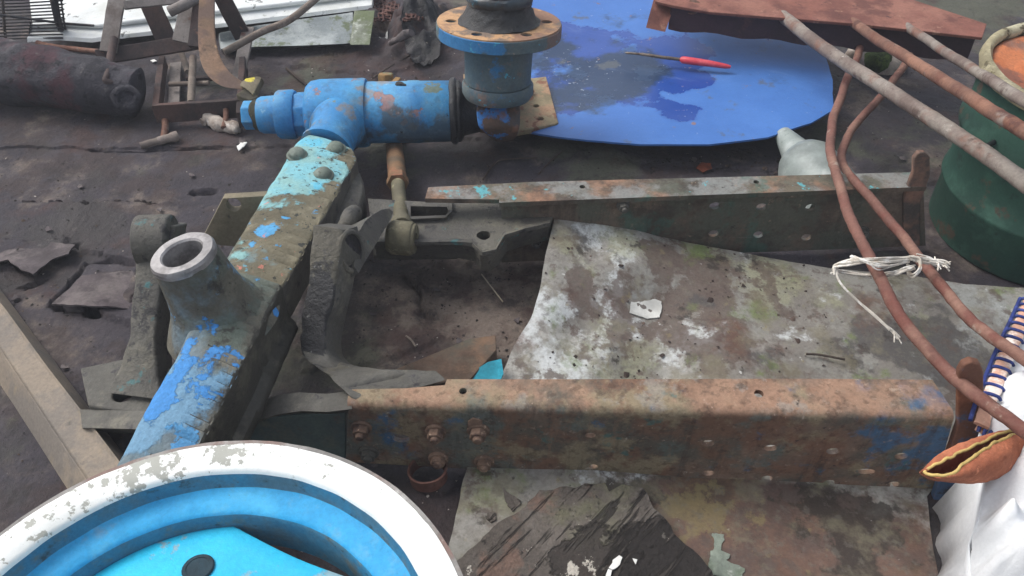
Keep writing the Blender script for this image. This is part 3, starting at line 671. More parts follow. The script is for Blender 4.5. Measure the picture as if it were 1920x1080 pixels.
# hub, standing upright on the steering knuckle -----------------------
hb = P(932, 222, .118); hax = V((0.03, math.sin(math.radians(8)), math.cos(math.radians(8)))).normalized()
def hs_at(v):
    lo, hi = -.3, .6
    for _ in range(40):
        mid = (lo + hi) / 2
        if proj(hb + hax * mid)[1] > v: lo = mid
        else: hi = mid
    return lo
sf = hs_at(40); pf = hb + hax * sf; R = 118 / pm(pf)
s_un = sf - .030; s_cy = hs_at(150); s_co = hs_at(172)
M_hub = grime('rusty_blue_hub', hx('566a74'), [
    L(hx('636a66'), 7, .50, .12, 8, amt=.8), L(hx('3276ac'), 9, .68, .06, 9, [B(860, 78, .345, .06, .44), B(900, 90, .345, .05, .40), B(940, 96, .345, .04, .36), B(835, 65, .345, .04, .3), B(880, 125, .27, .025, .26)], amt=.9),
    L(hx('7d655a'), 10, .66, .07, 8, [B(1045, 80, .32, .07, .36), B(975, 80, .33, .03, .26), B(990, 210, .1, .06, .2)], amt=.85), L(hx('4aa2bc'), 32, .745, .035, 9, [B(945, 152, .22, .03, .30), B(905, 152, .22, .03, .22)]),
    L(hx('3a3c40'), 8, .63, .09, 8, amt=.8), L(hx('94847a'), 60, .70, .03, 5, amt=.6)], base2=hx('485c68'), vs=8, rough=.66, bump=.55, bs=45)
M_flange = grime('rust_faced_flange', hx('a5826a'), [L(hx('8a6a58'), 9, .52, .08, 7), L(hx('c29a72'), 8, .56, .06, 7, [B(840, 45, .33, .10, .22), B(880, 75, .33, .07, .16)]), L(hx('6a625c'), 12, .58, .07, 7, [B(940, 60, .33, .1, .1)]), L(hx('3a3432'), 55, .68, .03, 5)], rough=.75, bump=.4)
fx, fy, fz_ = unit_frame(hax)
holes = [circ(pf + (fx * math.cos(a) + fy * math.sin(a)) * R * .76, hax, R * .088, 16) for a in [math.radians(-86 + 60 * k) for k in range(6)]]
fr = [pf + (fx * math.cos(a) + fy * math.sin(a)) * (R - .002) for a in [2 * math.pi * k / 72 for k in range(72)]]
MB().prism(fr, -hax * .003, holes).build('flange_face', M_flange, axle, bevel=.0)
hub = MB(); fr2 = [pf - hax * .003 + (fx * math.cos(a) + fy * math.sin(a)) * R for a in [2 * math.pi * k / 72 for k in range(72)]]
hub.prism(fr2, -hax * .027, [[p - hax * .003 for p in q] for q in holes])
rc_ = 62 / pm(hb + hax * s_cy)
hub.lathe(hb, hax, [(.02, s_cy - .002), (rc_ * 1.0, s_cy - .002), (rc_ * 1.0, s_cy + .03), (rc_ * 1.02, s_un - .03), (rc_ * 1.12, s_un - .012), (rc_ * 1.3, s_un + .002), (.02, s_un + .002)], 48, jit=.0006)
hub.build('hub', M_hub, axle, ang=40, bevel=.0015)
MB().lathe(hb, hax, [(.02, s_co - .01), (rc_ * 1.0, s_co - .01), (rc_ * 1.08, s_co), (rc_ * 1.08, s_cy - .008), (rc_ * 1.03, s_cy - .003), (.02, s_cy - .003)], 48, jit=.0008).build('hub_collar', M_hub, axle, ang=40)
MB().lathe(pf, hax, [(R * .66, .000), (R * .6, .006), (R * .56, .016), (R * .52, .03), (R * .49, .036), (R * .50, .045), (R * .47, .052), (R * .46, .075), (R * .30, .08), (.001, .082)], 44, jit=.006, js=35).build('greasy_seal', M_dark, axle, ang=70)
MB().ring(pf, hax, [(R * .50, .040), (R * .53, .046), (R * .53, .058), (R * .49, .062), (R * .45, .05)], 44, jit=.003, js=40).build('bearing_ring', grime('oily_bearing_ring', hx('2c3a44'), [L(hx('3f7f94'), 24, .64, .04, 5), L(hx('15171a'), 20, .55, .08, 5)], rough=.35, bump=.5, spec=.6), axle, ang=60)
# steering knuckle
kn = MB()
kn.loft(lofted([[P(u, v, z) for u, v, z in s] for s in (
    ((885, 158, .16), (985, 158, .16), (978, 140, .10), (890, 140, .10)),
    ((892, 182, .165), (974, 182, .165), (976, 160, .05), (888, 160, .05)),
    ((894, 212, .15), (975, 212, .15), (974, 190, .03), (890, 190, .03)),
    ((898, 238, .125), (974, 240, .125), (972, 215, .02), (894, 215, .02)),
    ((918, 254, .10), (970, 253, .10), (966, 230, .02), (915, 230, .02)),
    ((932, 265, .075), (962, 264, .075), (958, 245, .02), (932, 246, .02)))], 5)).rough(.002, 30)
kn.build('steering_knuckle', grime('rusty_knuckle', hx('5e4c42'), [L(hx('46464a'), 9, .52, .08, 7), L(hx('2f78c0'), 14, .62, .04, 8, [B(945, 215, .14, .035, .30), B(940, 245, .1, .03, .2), B(950, 195, .15, .02, .2)]), L(hx('7d5a48'), 12, .6, .06, 7)], bump=.5), axle, bevel=.006, seg=3, ang=60)
mp = px([(868, 138), (1000, 146), (1024, 143), (1047, 229), (1044, 232), (968, 247), (900, 240)], .055)
M_mp = grime('pale_rusty_plate', hx('94876c'), [L(hx('a5846a'), 9, .56, .07, 7, [B(1010, 205, .05, .06, .15)]), L(hx('6e675a'), 14, .6, .06, 6), L(hx('7a5040'), 30, .64, .05, 6, [B(1012, 224, .05, .03, .15)])], rough=.75, bump=.35)
MB().prism(mp, V((0, 0, -.014)), [circ(P(1005, 198, .055), Z, .0075, 14), circ(P(1013, 222, .055), Z, .0085, 14), circ(P(981, 171, .055), Z, .004, 10)]).build('mounting_plate', M_mp, axle, bevel=.002)
hexbolt(P(997, 176, .056), Z, .007, .008, 'bolt', M_mp, axle, washer=False)
sp = [P(872, 140, .14), P(902, 132, .15), P(900, 182, .12), P(880, 178, .12)]
nn_ = (sp[1] - sp[0]).cross(sp[3] - sp[0]).normalized()
MB().prism(sp, nn_ * .012).build('side_plate', grime('grey_blue_plate', hx('7c8a94'), [L(hx('5f6a72'), 12, .55, .08, 6)]), axle, bevel=.002)
# tie rod: nut beyond the kingpin tube, sleeve, thread and eye
M_tie = grime('rusty_tie_rod', hx('84684e'), [L(hx('5f564a'), 10, .52, .09, 7), L(hx('93644c'), 14, .6, .06, 7), L(hx('8f8a60'), 16, .64, .05, 6)], rough=.75, bump=.5)
M_eye = grime('olive_tie_rod_end', hx('7c7660'), [L(hx('5f5b4c'), 12, .54, .09, 7), L(hx('9c967c'), 26, .62, .05, 6), L(hx('3f3d36'), 50, .66, .04, 5)], rough=.72, bump=.5)
t0_, t1_, t2_, t3_ = P(727, 160, .035), P(738, 262, .03), P(746, 345, .085), P(753, 418, .135)
tr = MB().tube([t0_, t1_, t1_.lerp(t2_, .5), t2_ - (t2_ - t1_) * .06], [.018, .0185, .0205, .0205], 18, jit=.03); tr.tube([t2_ - (t2_ - t1_) * .1, t2_], .024, 6)
tr.build('tie_rod', M_tie, axle, ang=40)
MB().lathe(P(724, 152, .05), (0, .3, 1), [(.001, -.02), (.022, -.02), (.022, .016), (.02, .02), (.001, .02)], 6).box(P(738, 158, .05), P(748, 160, .05), .03, .03).build('rod_nut', grime('patinated_nut', hx('9a7a50'), [L(hx('5aa088'), 40, .6, .05, 6), L(hx('6a5a44'), 30, .55, .08, 5)]), axle, bevel=.002)
td = (t3_ - t2_).normalized(); tl = (t3_ - t2_).length
MB().lathe(t2_, td, [(.001, 0)] + [(r, tl * (k / 56.0)) for k in range(57) for r in [(.0150 if k % 2 else .0136)]] + [(.001, tl)], 20).build('threaded_shank', M_eye, axle, ang=60)
ec = P(754, 446, .135); ea = V((1, -.12, 0)).normalized()
ey = MB().ring(ec - ea * .021, ea, [(.031, 0), (.033, .003), (.033, .039), (.031, .042), (.018, .042), (.018, 0)], 36, jit=.0006)
ey.ring(ec - ea * .027, ea, [(.027, 0), (.029, .003), (.029, .051), (.027, .054), (.012, .054), (.012, 0)], 36)
ey.tube([t3_ - td * .008, t3_ + td * .02], .02, 16)
ey.build('rod_eye', M_eye, axle, bevel=.001, ang=40)

# ------------------------------------------------------------------ wheel disc and rim, lower left
wc = V((-.347, .3699, .2614)); wR = .3175
wax = V((-.02, 0, 1)).normalized()
wheel = thing('wheel_rim', wc - Z * .09, 'bare blue tractor wheel rim with a white painted edge, lying flat without tyre', 'wheel rim')
M_white = grime('chipped_white_paint', hx('f0f1ee'), [L(hx('d4d6d2'), 8, .56, .1, 8, amt=.5), L(hx('8f9086'), 75, .775, .035, 11, [B(245, 885, .26, .07, .24), B(300, 862, .26, .05, .24), B(440, 842, .26, .05, .24), B(410, 850, .26, .03, .28), B(500, 838, .26, .04, .24), B(140, 945, .26, .06, .22), B(600, 865, .26, .06, .2), B(60, 1000, .26, .05, .2), B(330, 890, .26, .03, .2), B(240, 925, .26, .03, .22)], h=-.5), L(hx('757168'), 55, .715, .025, 7), L(hx('b9a890'), 20, .70, .06, 8, amt=.5)], base2=hx('e4e6e3'), rough=.5, bump=.3, bs=30, fine=.05, spec=.4)
M_rblue = grime('sky_blue_paint', hx('34a4da'), [L(hx('4cb4e2'), 6, .55, .1, 7), L(hx('6fa6bc'), 22, .60, .09, 9, amt=.5), L(hx('7f8a8a'), 26, .665, .05, 11, amt=.7), L(hx('9a8c7c'), 12, .67, .08, 10, amt=.5), L(hx('4f5a58'), 60, .70, .03, 6, amt=.8)], base2=hx('2c96cc'), rough=.6, bump=.4, bs=40, fine=.12)
M_rwall = grime('grimy_shaded_blue_wall', hx('3d7f9e'), [L(hx('54707c'), 10, .54, .1, 9), L(hx('66706e'), 26, .60, .07, 10, amt=.8), L(hx('3a4a50'), 40, .64, .06, 8)], base2=hx('36708e'), rough=.7, bump=.5)  # dirt on the steps, darkened further to paint in their shading
M_disc = grime('turquoise_paint', hx('2cc4e8'), [L(hx('3ab4dc'), 5, .54, .1, 7, amt=.7), L(hx('93a9ae'), 14, .655, .04, 10, [B(240, 1010, .2, .06, .08), B(480, 1000, .2, .05, .05), B(620, 1060, .2, .05, .10)], amt=.85, h=-.4), L(hx('83837e'), 30, .69, .035, 9, h=-.4), L(hx('8c7a6a'), 60, .70, .03, 5)], base2=hx('2cb6de'), rough=.5, bump=.35, bs=40, fine=.1)
M_rimedge = grime('worn_rim_edge', hx('96938f'), [L(hx('7c625a'), 10, .58, .08, 8), L(hx('c8c8c4'), 20, .62, .05, 7), L(hx('5a5652'), 30, .64, .05, 7)], rough=.6, bump=.5)
k = wR
MB().ring(wc, wax, [(k * .985, -.10), (k * 1.005, -.085), (k * .985, -.07), (k * .95, -.05), (k * .955, -.018), (k * .99, -.010), (k * 1.004, -.002), (k * 1.002, .004), (k * .985, .004), (k * .978, -.001), (k * .965, -.012), (k * .94, -.045), (k * .94, -.06), (k * .96, -.09)], 160, jit=.0008).build('rim_flange', M_rimedge, wheel, ang=50)
MB().ring(wc, wax, [(k * .985, .0045), (k * .965, .0055), (k * .92, .003), (k * .88, .0), (k * .868, -.003), (k * .862, -.010), (k * .9, -.010), (k * .985, -.003)], 160, jit=.0010, js=26).build('white_edge', M_white, wheel, ang=50)
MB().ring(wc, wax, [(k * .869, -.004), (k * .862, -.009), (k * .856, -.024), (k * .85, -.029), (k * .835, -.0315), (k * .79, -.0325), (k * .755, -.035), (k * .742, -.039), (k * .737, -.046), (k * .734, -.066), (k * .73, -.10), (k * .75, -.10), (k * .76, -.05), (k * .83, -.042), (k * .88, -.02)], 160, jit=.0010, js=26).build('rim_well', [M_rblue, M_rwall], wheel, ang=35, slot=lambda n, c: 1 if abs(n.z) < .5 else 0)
wx, wy, wz = unit_frame(wax)
wx = (RT - wax * RT.dot(wax)).normalized(); wy = wax.cross(wx)
def dr(a):
    a = math.degrees(a) % 360; r = k * .735
    for c in (0, 120, 240):
        t = ((a - 41 - c) % 360) / 50.0
        if t < 1: r = k * (.735 - .092 * math.sin(math.pi * t ** 1.0) ** .75)
    return r
NR = 180; secs = []
for f, hz in ((1, -.062), (1, -.058), (.985, -.0555), (.9, -.054), (.78, -.050), (.6, -.045), (.45, -.036), (.42, -.036), (.42, -.046)):
    secs.append([wc + (wx * math.cos(2 * math.pi * i / NR) + wy * math.sin(2 * math.pi * i / NR)) * (dr(2 * math.pi * i / NR) * f if f > .5 else k * .735 * f) + wax * (hz - .004) for i in range(NR)])
MB().loft(secs, True, False).build('wheel_disc', M_disc, wheel, ang=50)
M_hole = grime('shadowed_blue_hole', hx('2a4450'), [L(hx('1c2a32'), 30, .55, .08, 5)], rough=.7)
for i in range(5):
    a = math.radians(101 + 72 * i); c = wc + (wx * math.cos(a) + wy * math.sin(a)) * k * .545 + wax * (-.0515)
    tl_ = (wx * math.cos(a) + wy * math.sin(a)) * .13
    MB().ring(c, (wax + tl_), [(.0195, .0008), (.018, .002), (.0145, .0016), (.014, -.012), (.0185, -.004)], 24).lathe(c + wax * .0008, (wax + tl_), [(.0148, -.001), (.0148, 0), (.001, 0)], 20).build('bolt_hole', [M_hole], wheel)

# ------------------------------------------------------------------ flat sheets on the ground
so_ = [(1042, 400, .122), (1120, 413, .104), (1220, 440, .070), (1330, 462, .044), (1440, 482, .03), (1560, 502, .03), (1700, 515, .03), (1810, 535, .03), (1920, 540, .03), (2050, 560, .03), (2050, 690, .02), (1900, 720, .012), (1790, 860, .004), (1738, 930, .004), (1745, 1000, .004), (1775, 1160, .004), (1500, 1180, .004), (1000, 1160, .004), (830, 1060, .010), (852, 985, .012), (868, 900, .012), (905, 790, .010), (938, 710, .030), (962, 650, .048), (996, 596, .064), (1012, 545, .080), (1022, 480, .100)]
st = sheet(px3(so_), .0035, .014, ctrl=[P(1250, 600, .03), P(1100, 640, .035), P(1500, 620, .02), P(1200, 720, .010), P(1600, 740, .008), P(1300, 960, .006), P(1700, 960, .006), P(1130, 470, .082)], wave=.004, ws=6, ragged=.0012, rs=50)
def on(f, u, v):
    z = .02
    for _ in range(8): q = P(u, v, z); z = f(q.x, q.y)
    return P(u, v, z)
def BS(u, v, r, s_): p = on(st.zf, u, v); return (p.x, p.y, p.z, r, s_)
M_stain = grime('stained_grey_sheet', hx('98958f'), [
    L(hx('aeaca6'), 3.5, .52, .12, 9, [BS(960, 690, .2, .10), BS(1080, 640, .2, .12), BS(1230, 690, .25, .12), BS(1150, 480, .12, .10)], amt=.8),
    L(hx('716c66'), 4.5, .60, .12, 10, [BS(1500, 600, .42, .26), BS(1700, 620, .38, .28), BS(1100, 570, .15, .16), BS(1300, 480, .15, .14)], amt=.85),
    L(hx('8a8983'), 13, .56, .08, 9, [BS(1600, 560, .3, .06), BS(1850, 580, .2, .12)], amt=.7),
    L(hx('c6caca'), 9, .70, .06, 10, [BS(1150, 515, .09, .26), BS(1100, 440, .07, .20), BS(1030, 665, .14, .36), BS(1050, 560, .07, .24), BS(1060, 500, .07, .24), BS(1270, 665, .14, .28), BS(900, 960, .08, .14)], amt=.85),
    L(hx('8e8f72'), 9, .69, .12, 11, [BS(1180, 440, .09, .30), BS(1430, 500, .16, .30), BS(1130, 695, .12, .22), BS(920, 930, .08, .30), BS(1050, 460, .07, .22), BS(1300, 470, .1, .2)], amt=.6),
    L(hx('5a4c45'), 15, .71, .05, 12, [BS(1095, 520, .045, .40), BS(1225, 470, .07, .36), BS(1310, 490, .09, .36), BS(1170, 590, .14, .28), BS(1110, 600, .08, .24), BS(1330, 640, .10, .18), BS(1290, 545, .10, .32), BS(1430, 610, .16, .22), BS(1240, 625, .06, .26), BS(1340, 560, .09, .24), BS(1400, 520, .1, .2), BS(1360, 690, .1, .18)], amt=.8),
    L(hx('4e4b4a'), 8, .70, .06, 11, [BS(1740, 640, .13, .44), BS(1690, 610, .11, .30), BS(1800, 700, .12, .40), BS(1450, 690, .13, .30), BS(1550, 640, .12, .2)], amt=.88),
    L(hx('8d8f8c'), 10, .74, .05, 9, [BS(1830, 640, .06, .3), BS(1800, 560, .10, .26), BS(1880, 580, .1, .3)], amt=.8),
    L(hx('66763f'), 12, .70, .10, 11, [BS(1350, 925, .08, .44), BS(1310, 910, .04, .34), BS(1310, 468, .06, .32), BS(1270, 940, .08, .16), BS(1530, 930, .05, .2)], amt=.75),
    L(hx('664d41'), 7, .68, .12, 12, [BS(1400, 1030, .22, .50), BS(1560, 1050, .18, .44), BS(1290, 970, .09, .34), BS(1660, 1070, .16, .32), BS(1250, 1060, .15, .34), BS(1230, 910, .06, .2)], c2=hx('54413a'), amt=.92),
    L(hx('857a56'), 26, .74, .07, 11, [BS(1290, 945, .08, .28), BS(1370, 975, .10, .22)], amt=.6),
    L(hx('38332f'), 16, .69, .06, 11, [BS(1560, 970, .10, .30), BS(1620, 1020, .12, .20), BS(1200, 900, .10, .30), BS(1480, 930, .06, .24), BS(1640, 960, .08, .2)], amt=.85),
    L(hx('4a423d'), 32, .60, .07, 12, amt=.5), L(hx('6a665e'), 60, .58, .07, 9, amt=.5), L(hx('2e2a28'), 48, .685, .03, 8, amt=.85), L(hx('2c2927'), 125, .68, .03, 6), L(hx('5b4f49'), 24, .60, .05, 12, amt=.8), L(hx('77715f'), 14, .58, .07, 12, amt=.6), L(hx('dcdcd8'), 45, .70, .03, 8, amt=.55)],
    base2=hx('807c74'), vs=5, rough=.72, bump=.6, bs=40, fine=.14, bd=.004)
tag(st.build('stained_sheet', M_stain, None, ang=60), 'pale grey weathered sheet with moss and brown stains lying under both rails', 'sheet')
M_felt = grime('torn_roofing_felt', hx('6c655f'), [
    L(hx('7d766f'), 7, .52, .11, 9, amt=.8), L(hx('74745a'), 7, .66, .10, 8, [B(990, 1010, .02, .12, .16)], amt=.6), L(hx('84695c'), 12, .66, .08, 8, [B(960, 1060, .02, .08, .16)], amt=.7),
    L(hx('3f3a37'), 9, .69, .03, 10, [B(1190, 1050, .02, .13, .30), B(1250, 1015, .02, .07, .30), B(1100, 1070, .02, .09, .26), B(1300, 1060, .02, .05, .34), B(1185, 1005, .02, .03, .22)], h=-.8, amt=.9),
    L(hx('cfc8bc'), 34, .76, .02, 9, [B(1085, 1065, .02, .05, .26)], amt=.9),
    L(hx('2b2827'), 55, .66, .05, 7, [B(1230, 1030, .02, .10, .22), B(1290, 1060, .02, .08, .26), B(1150, 1060, .02, .1, .12)], st=(.12, 1.6, 1), rot=(0, 0, -.85), amt=.8, h=-.6),
    L(hx('2c2927'), 60, .665, .04, 6), L(hx('8d867c'), 40, .68, .04, 8, amt=.6)], base2=hx('5a534d'), vs=6, rough=.85, bump=1.0, bs=40, fine=.22, bd=.010)
fe = sheet(px3([(858, 1062, .015), (900, 1025, .016), (935, 985, .018), (985, 955, .02), (1010, 925, .02), (1060, 918, .022), (1130, 912, .022), (1140, 928, .02), (1165, 915, .022), (1205, 920, .022), (1222, 958, .02), (1240, 965, .022), (1262, 1000, .02), (1300, 1035, .018), (1330, 1075, .016), (1360, 1140, .016), (1100, 1200, .012), (860, 1180, .012), (840, 1110, .012)]), .012, .010, wave=.005, ws=14, ragged=.004, rs=60, zf=lambda x, y: st.zf(x, y) + .017)
tag(fe.build('felt_scrap', M_felt, None, ang=60), 'torn dark roofing felt lying on the stained sheet below the near rail', 'roofing felt')
def chip(name, pts, zs, mat, label, catg, thick=.002, ragged=.002, wave=.003, lift=0, group=None, res=.004):
    on = zs if callable(zs) else None
    if on:
        z = .02
        for _ in range(6): q = P(*pts[0], z); z = on(q.x, q.y)
        zs = z
    pts3 = [P(u, v, zs) for u, v in pts]; c = sum(pts3, V()) / len(pts3)
    zfn = (lambda x, y: on(x, y) + thick + .0012) if on else None
    return tag(sheet(pts3, thick, res, wave=wave, ws=40, ragged=ragged, rs=120, ctrl=[c + Z * lift] if lift else (), zf=zfn).build(name, mat, None, ang=60), label, catg, group)
M_chipw = grime('white_paint_flake', hx('e8e8e4'), [L(hx('3c3634'), 40, .62, .03, 7)], base2=hx('dcdcd8'), rough=.7, bump=.2, fine=.05)
M_label = grime('flaking_white_label', hx('e4e4de'), [L(hx('4a3d38'), 70, .74, .02, 9, [BS(1199, 573, .015, .36), BS(1216, 583, .009, .36), BS(1188, 582, .006, .30), BS(1207, 578, .008, .3)])], rough=.7, bump=.2, fine=.05)
M_chipg = grime('grey_green_flake', hx('8a9488'), [L(hx('64705f'), 20, .54, .08, 7), L(hx('b4b8b0'), 24, .62, .05, 6)], bump=.4)
chip('paint_flake', [(1183, 568), (1194, 566), (1228, 556), (1241, 558), (1243, 568), (1238, 585), (1215, 588), (1181, 584)], st.zf, M_label, 'flaking white patch on the middle of the stained grey sheet', 'paint flake', ragged=.0015, wave=.001)
chip('paint_flake', [(1160, 1043), (1167, 1048), (1160, 1065), (1148, 1072), (1142, 1066), (1150, 1052)], fe.zf, M_chipw, 'bright white flake on the torn felt, largest in the foreground', 'paint flake')
chip('paint_flake', [(1140, 1070), (1147, 1074), (1144, 1090), (1134, 1090)], fe.zf, M_chipw, 'small white flake cut off by the bottom edge below a larger white one', 'paint flake')
chip('paint_flake', [(1188, 1048), (1196, 1052), (1194, 1060), (1190, 1056)], fe.zf, M_chipw, 'tiny curled white flake on the felt, right of the bright white one', 'paint flake', thick=.001)
chip('peeled_flake', [(1334, 1000), (1355, 1003), (1356, 1020), (1352, 1035), (1366, 1040), (1364, 1052), (1378, 1060), (1395, 1068), (1392, 1082), (1322, 1084), (1328, 1050), (1338, 1020)], st.zf, M_chipg, 'ragged grey green peeled flake on the rusty brown area', 'flake', ragged=.004, lift=.006)
chip('felt_flake', [(942, 914), (950, 925), (977, 940), (975, 948), (960, 960), (952, 950), (946, 935)], st.zf, M_felt, 'small dark pointed felt flake on the pale sheet corner', 'felt flake', lift=.004)
chip('felt_flake', [(915, 962), (930, 962), (930, 975), (922, 980), (912, 974)], st.zf, M_felt, 'dark round felt crumb on the pale sheet near the wheel', 'felt flake', lift=.004)
chip('paint_chip', [(444, 274), (452, 266), (463, 267), (458, 276), (446, 281)], .012, M_chipw, 'white chip on the felt ground left of the kingpin tube', 'paint chip', wave=.006)
chip('paint_chip', [(579, 993), (606, 998), (605, 1006), (586, 1005)], .06, M_chipw, 'white chip seen through the opening of the wheel disc', 'paint chip')
# torn corner of ground felt lifted over the hole
M_flap = grime('lifted_felt', hx('5f5658'), [L(hx('706866'), 8, .55, .09, 7), L(hx('3f393a'), 20, .6, .06, 6)], bump=.6, bs=60, rough=.85)
tag(sheet(px3([(97, 570, .028), (130, 540, .026), (152, 516, .022), (250, 508, .014), (262, 580, .014), (198, 573, .032), (150, 572, .036)]), .004, .008, wave=.003, ws=20, ragged=.002).build('felt_flap', M_flap, None, ang=60), 'lifted torn corner of ground felt over a dark hole', 'felt flap')
M_flap2 = grime('curled_felt', hx('60585a'), [L(hx('746c6a'), 9, .55, .09, 7), L(hx('423c3d'), 24, .6, .06, 6)], bump=.6, bs=60, rough=.85)
tag(sheet(px3([(-40, 462, .016), (60, 452, .014), (142, 458, .024), (128, 476, .028), (98, 486, .022), (62, 514, .026), (40, 504, .03), (14, 488, .022), (-40, 492, .014)]), .003, .008, wave=.003, ws=20, ragged=.003).build('felt_flap', M_flap2, None, ang=60), 'curled ragged felt flap at the left edge above the channel', 'felt flap')

# ------------------------------------------------------------------ big blue plastic sheet
bo = [(950, 238, .03), (1010, 250, .05), (1100, 262, .065), (1200, 270, .075), (1330, 269, .08), (1440, 256, .08), (1520, 232, .08), (1562, 208, .08), (1561, 150, .08), (1545, 90, .08), (1520, 30, .08), (1460, -60, .07), (1360, -110, .06), (1200, -120, .06), (1060, -90, .06), (1000, -20, .06), (985, 40, .05), (960, 120, .03)]
M_blue = grime('blue_plastic', hx('3f6fb6'), [L(hx('4777bc'), 3, .54, .14, 6), L(hx('3968ae'), 16, .56, .12, 8, amt=.5),
    L(hx('1f4290'), 5, .74, .035, 8, [B(1150, 130, .06, .36, .46), B(1060, 60, .06, .20, .36), B(1290, 150, .07, .09, .44), B(1295, 215, .07, .09, .40), B(1322, 145, .075, .06, .42), B(1300, 90, .07, .18, .34), B(1280, 185, .07, .035, -.25), B(1140, 240, .06, .15, -.4), B(1150, 20, .06, .14, -.26)], rough=.22, amt=.9),
    L(hx('1a3048'), 5, .72, .10, 9, [B(1080, 110, .06, .26, .42), B(1160, 140, .06, .15, .32), B(1110, 190, .06, .10, .24), B(1030, 180, .05, .12, .30), B(1230, 100, .07, .1, .24)], rough=.26, amt=.9),
    L(hx('54585a'), 12, .74, .07, 10, [B(1150, 115, .06, .08, .24), B(1220, 90, .06, .06, .22), B(1085, 115, .06, .035, .30), B(1060, 190, .05, .05, .22)], amt=.7),
    L(hx('8a6c5c'), 26, .78, .04, 9, [B(1300, 230, .075, .015, .42), B(1235, 268, .07, .02, .34), B(1355, 258, .08, .018, .32)], rough=.8, amt=.8),
    L(hx('a8b4c8'), 90, .80, .02, 5, [B(1080, 130, .06, .2, .08)], amt=.8), L(hx('8aa4d4'), 9, .68, .08, 10, amt=.22, st=(.5, 2.5, 1), rot=(0, 0, .6)), L(hx('20253a'), 90, .74, .02, 5)],
    base2=hx('3b6aae'), vs=3, rough=.5, bump=.16, bs=30, fine=.06, spec=.45)
bs_ = sheet(px3(bo), .005, .02, wave=.006, ws=3.5, ragged=.0015, rs=20)
tag(bs_.build('plastic_sheet', M_blue, None, ang=60), 'large bright blue rounded plastic sheet with wet dark stains', 'plastic sheet')
# red-handled awl on it
zb = .084
aw = thing('screwdriver', P(1300, 118, zb), 'thin tool with a red plastic handle lying on the blue sheet', 'screwdriver')
M_red = grime('red_plastic', hx('d94a58'), [L(hx('e0626c'), 20, .56, .1, 5)], base2=hx('cc3c4a'), rough=.4, bump=.1, fine=.05, spec=.5)
MB().tube([P(1276, 111, zb + .008), P(1280, 112, zb + .008), P(1300, 115, zb + .008), P(1330, 119, zb + .008), P(1360, 124, zb + .007), P(1370, 125.5, zb + .006)], [.006, .0095, .0098, .0085, .0065, .004], 14).build('handle', M_red, aw, ang=60)
MB().tube(cat([P(1278, 111.5, zb + .008), P(1240, 107, zb + .006), P(1205, 102, zb + .005), P(1172, 99, zb + .003)], 6), [.0045] * 7 + [.004] * 6 + [.003] * 5 + [.001], 10, jit=.2, js=150).build('blade', grime('rusty_blade', hx('8a7d72'), [L(hx('4a3a34'), 60, .55, .06, 5)], metal=.3, rough=.5, bump=.3), aw, ang=60)

# ------------------------------------------------------------------ harrow section (channel with three round bars), top right
M_rustb = grime('red_brown_rust', hx('84564a'), [L(hx('94685a'), 6, .54, .10, 7, up=True), L(hx('5f3c36'), 12, .58, .08, 7), L(hx('a5806c'), 16, .66, .05, 6), L(hx('3a2a2a'), 40, .66, .05, 5)], base2=hx('6b443c'), vs=7, rough=.8, bump=.45, bs=50)
M_rod = grime('grey_brown_bar', hx('7d716a'), [L(hx('8f8880'), 8, .53, .10, 7), L(hx('7a5546'), 10, .58, .07, 7), L(hx('554640'), 26, .62, .06, 6), L(hx('a8a49c'), 40, .68, .04, 5)], base2=hx('685a54'), vs=12, rough=.75, bump=.5, bs=60)
M_rodr = grime('rusty_bar', hx('715448'), [L(hx('8f6a58'), 9, .54, .10, 7), L(hx('8a8078'), 22, .64, .05, 6), L(hx('523630'), 20, .6, .06, 6), L(hx('9a8a60'), 18, .68, .04, 6)], base2=hx('6a463a'), vs=12, rough=.78, bump=.5, bs=60)
M_apron = grime('shaded_plum_rust', hx('46343a'), [L(hx('3a2c30'), 8, .54, .10, 8), L(hx('5c423e'), 14, .62, .07, 7)], base2=hx('3c2e34'), rough=.85, bump=.5)  # rust darkened in colour for the shade under the overhanging flange
har = thing('harrow_section', P(1540, 60, .0), 'heavy red rusted channel with three long round bars reaching over the green drum', 'harrow')
zt = .215
cb = MB(); c0, c1 = P(1240, 6, zt), P(1842, 62, zt)
yb = V((0, 1, 0))
# top plate, front apron and back apron
tp = px([(1228, 2), (1262, 10), (1330, 22), (1600, 44), (1842, 70), (1850, 45), (1690, -8), (1500, -40), (1330, -60), (1240, -60)], zt)
cb.prism(tp, V((0, 0, -.008)))
def down(p, d): return p - Z * d
fr_ = [P(1262, 12, zt), P(1600, 46, zt), P(1840, 71, zt)]
cb.rough(.0012, 40).build('channel', M_rustb, har, bevel=.0015)
cb = MB(); fr_ = [p + V((0, .022, -.0082)) for p in fr_]
cb.loft([[p, p + V((0, .009, 0)), down(p, h_) + V((0, .009, 0)), down(p, h_)] for p, h_ in zip(densify(fr_, .03, False), [.066 + .004 * math.sin(i * 1.3) for i in range(60)])])
cb.rough(.0012, 40).build('web', M_apron, har, bevel=.0015)
MB().prism([P(1211, 52, zt - .045), P(1247, 60, zt - .06), P(1272, -10, zt + .0), P(1228, -10, zt + .0)], V((0.003, .010, .004))).build('end_leg', M_rustb, har, bevel=.0015)
MB().tube([P(1300, 14, zt - .01), P(1302, 22, zt - .035)], .02, 12, jit=.3, js=60).tube([P(1340, 14, zt - .01), P(1342, 22, zt - .03)], .013, 12, jit=.3, js=60).build('weld_lump', M_rod, har, ang=60)
def bar(pts, r, name, mat, parent, n=16, k=6, jit=.09, js=70): return MB().tube([p + mn.noise_vector(p * 7) * .003 for p in cat(pts, k * 2)], r, n, jit=jit, js=js).build(name, mat, parent, ang=60)
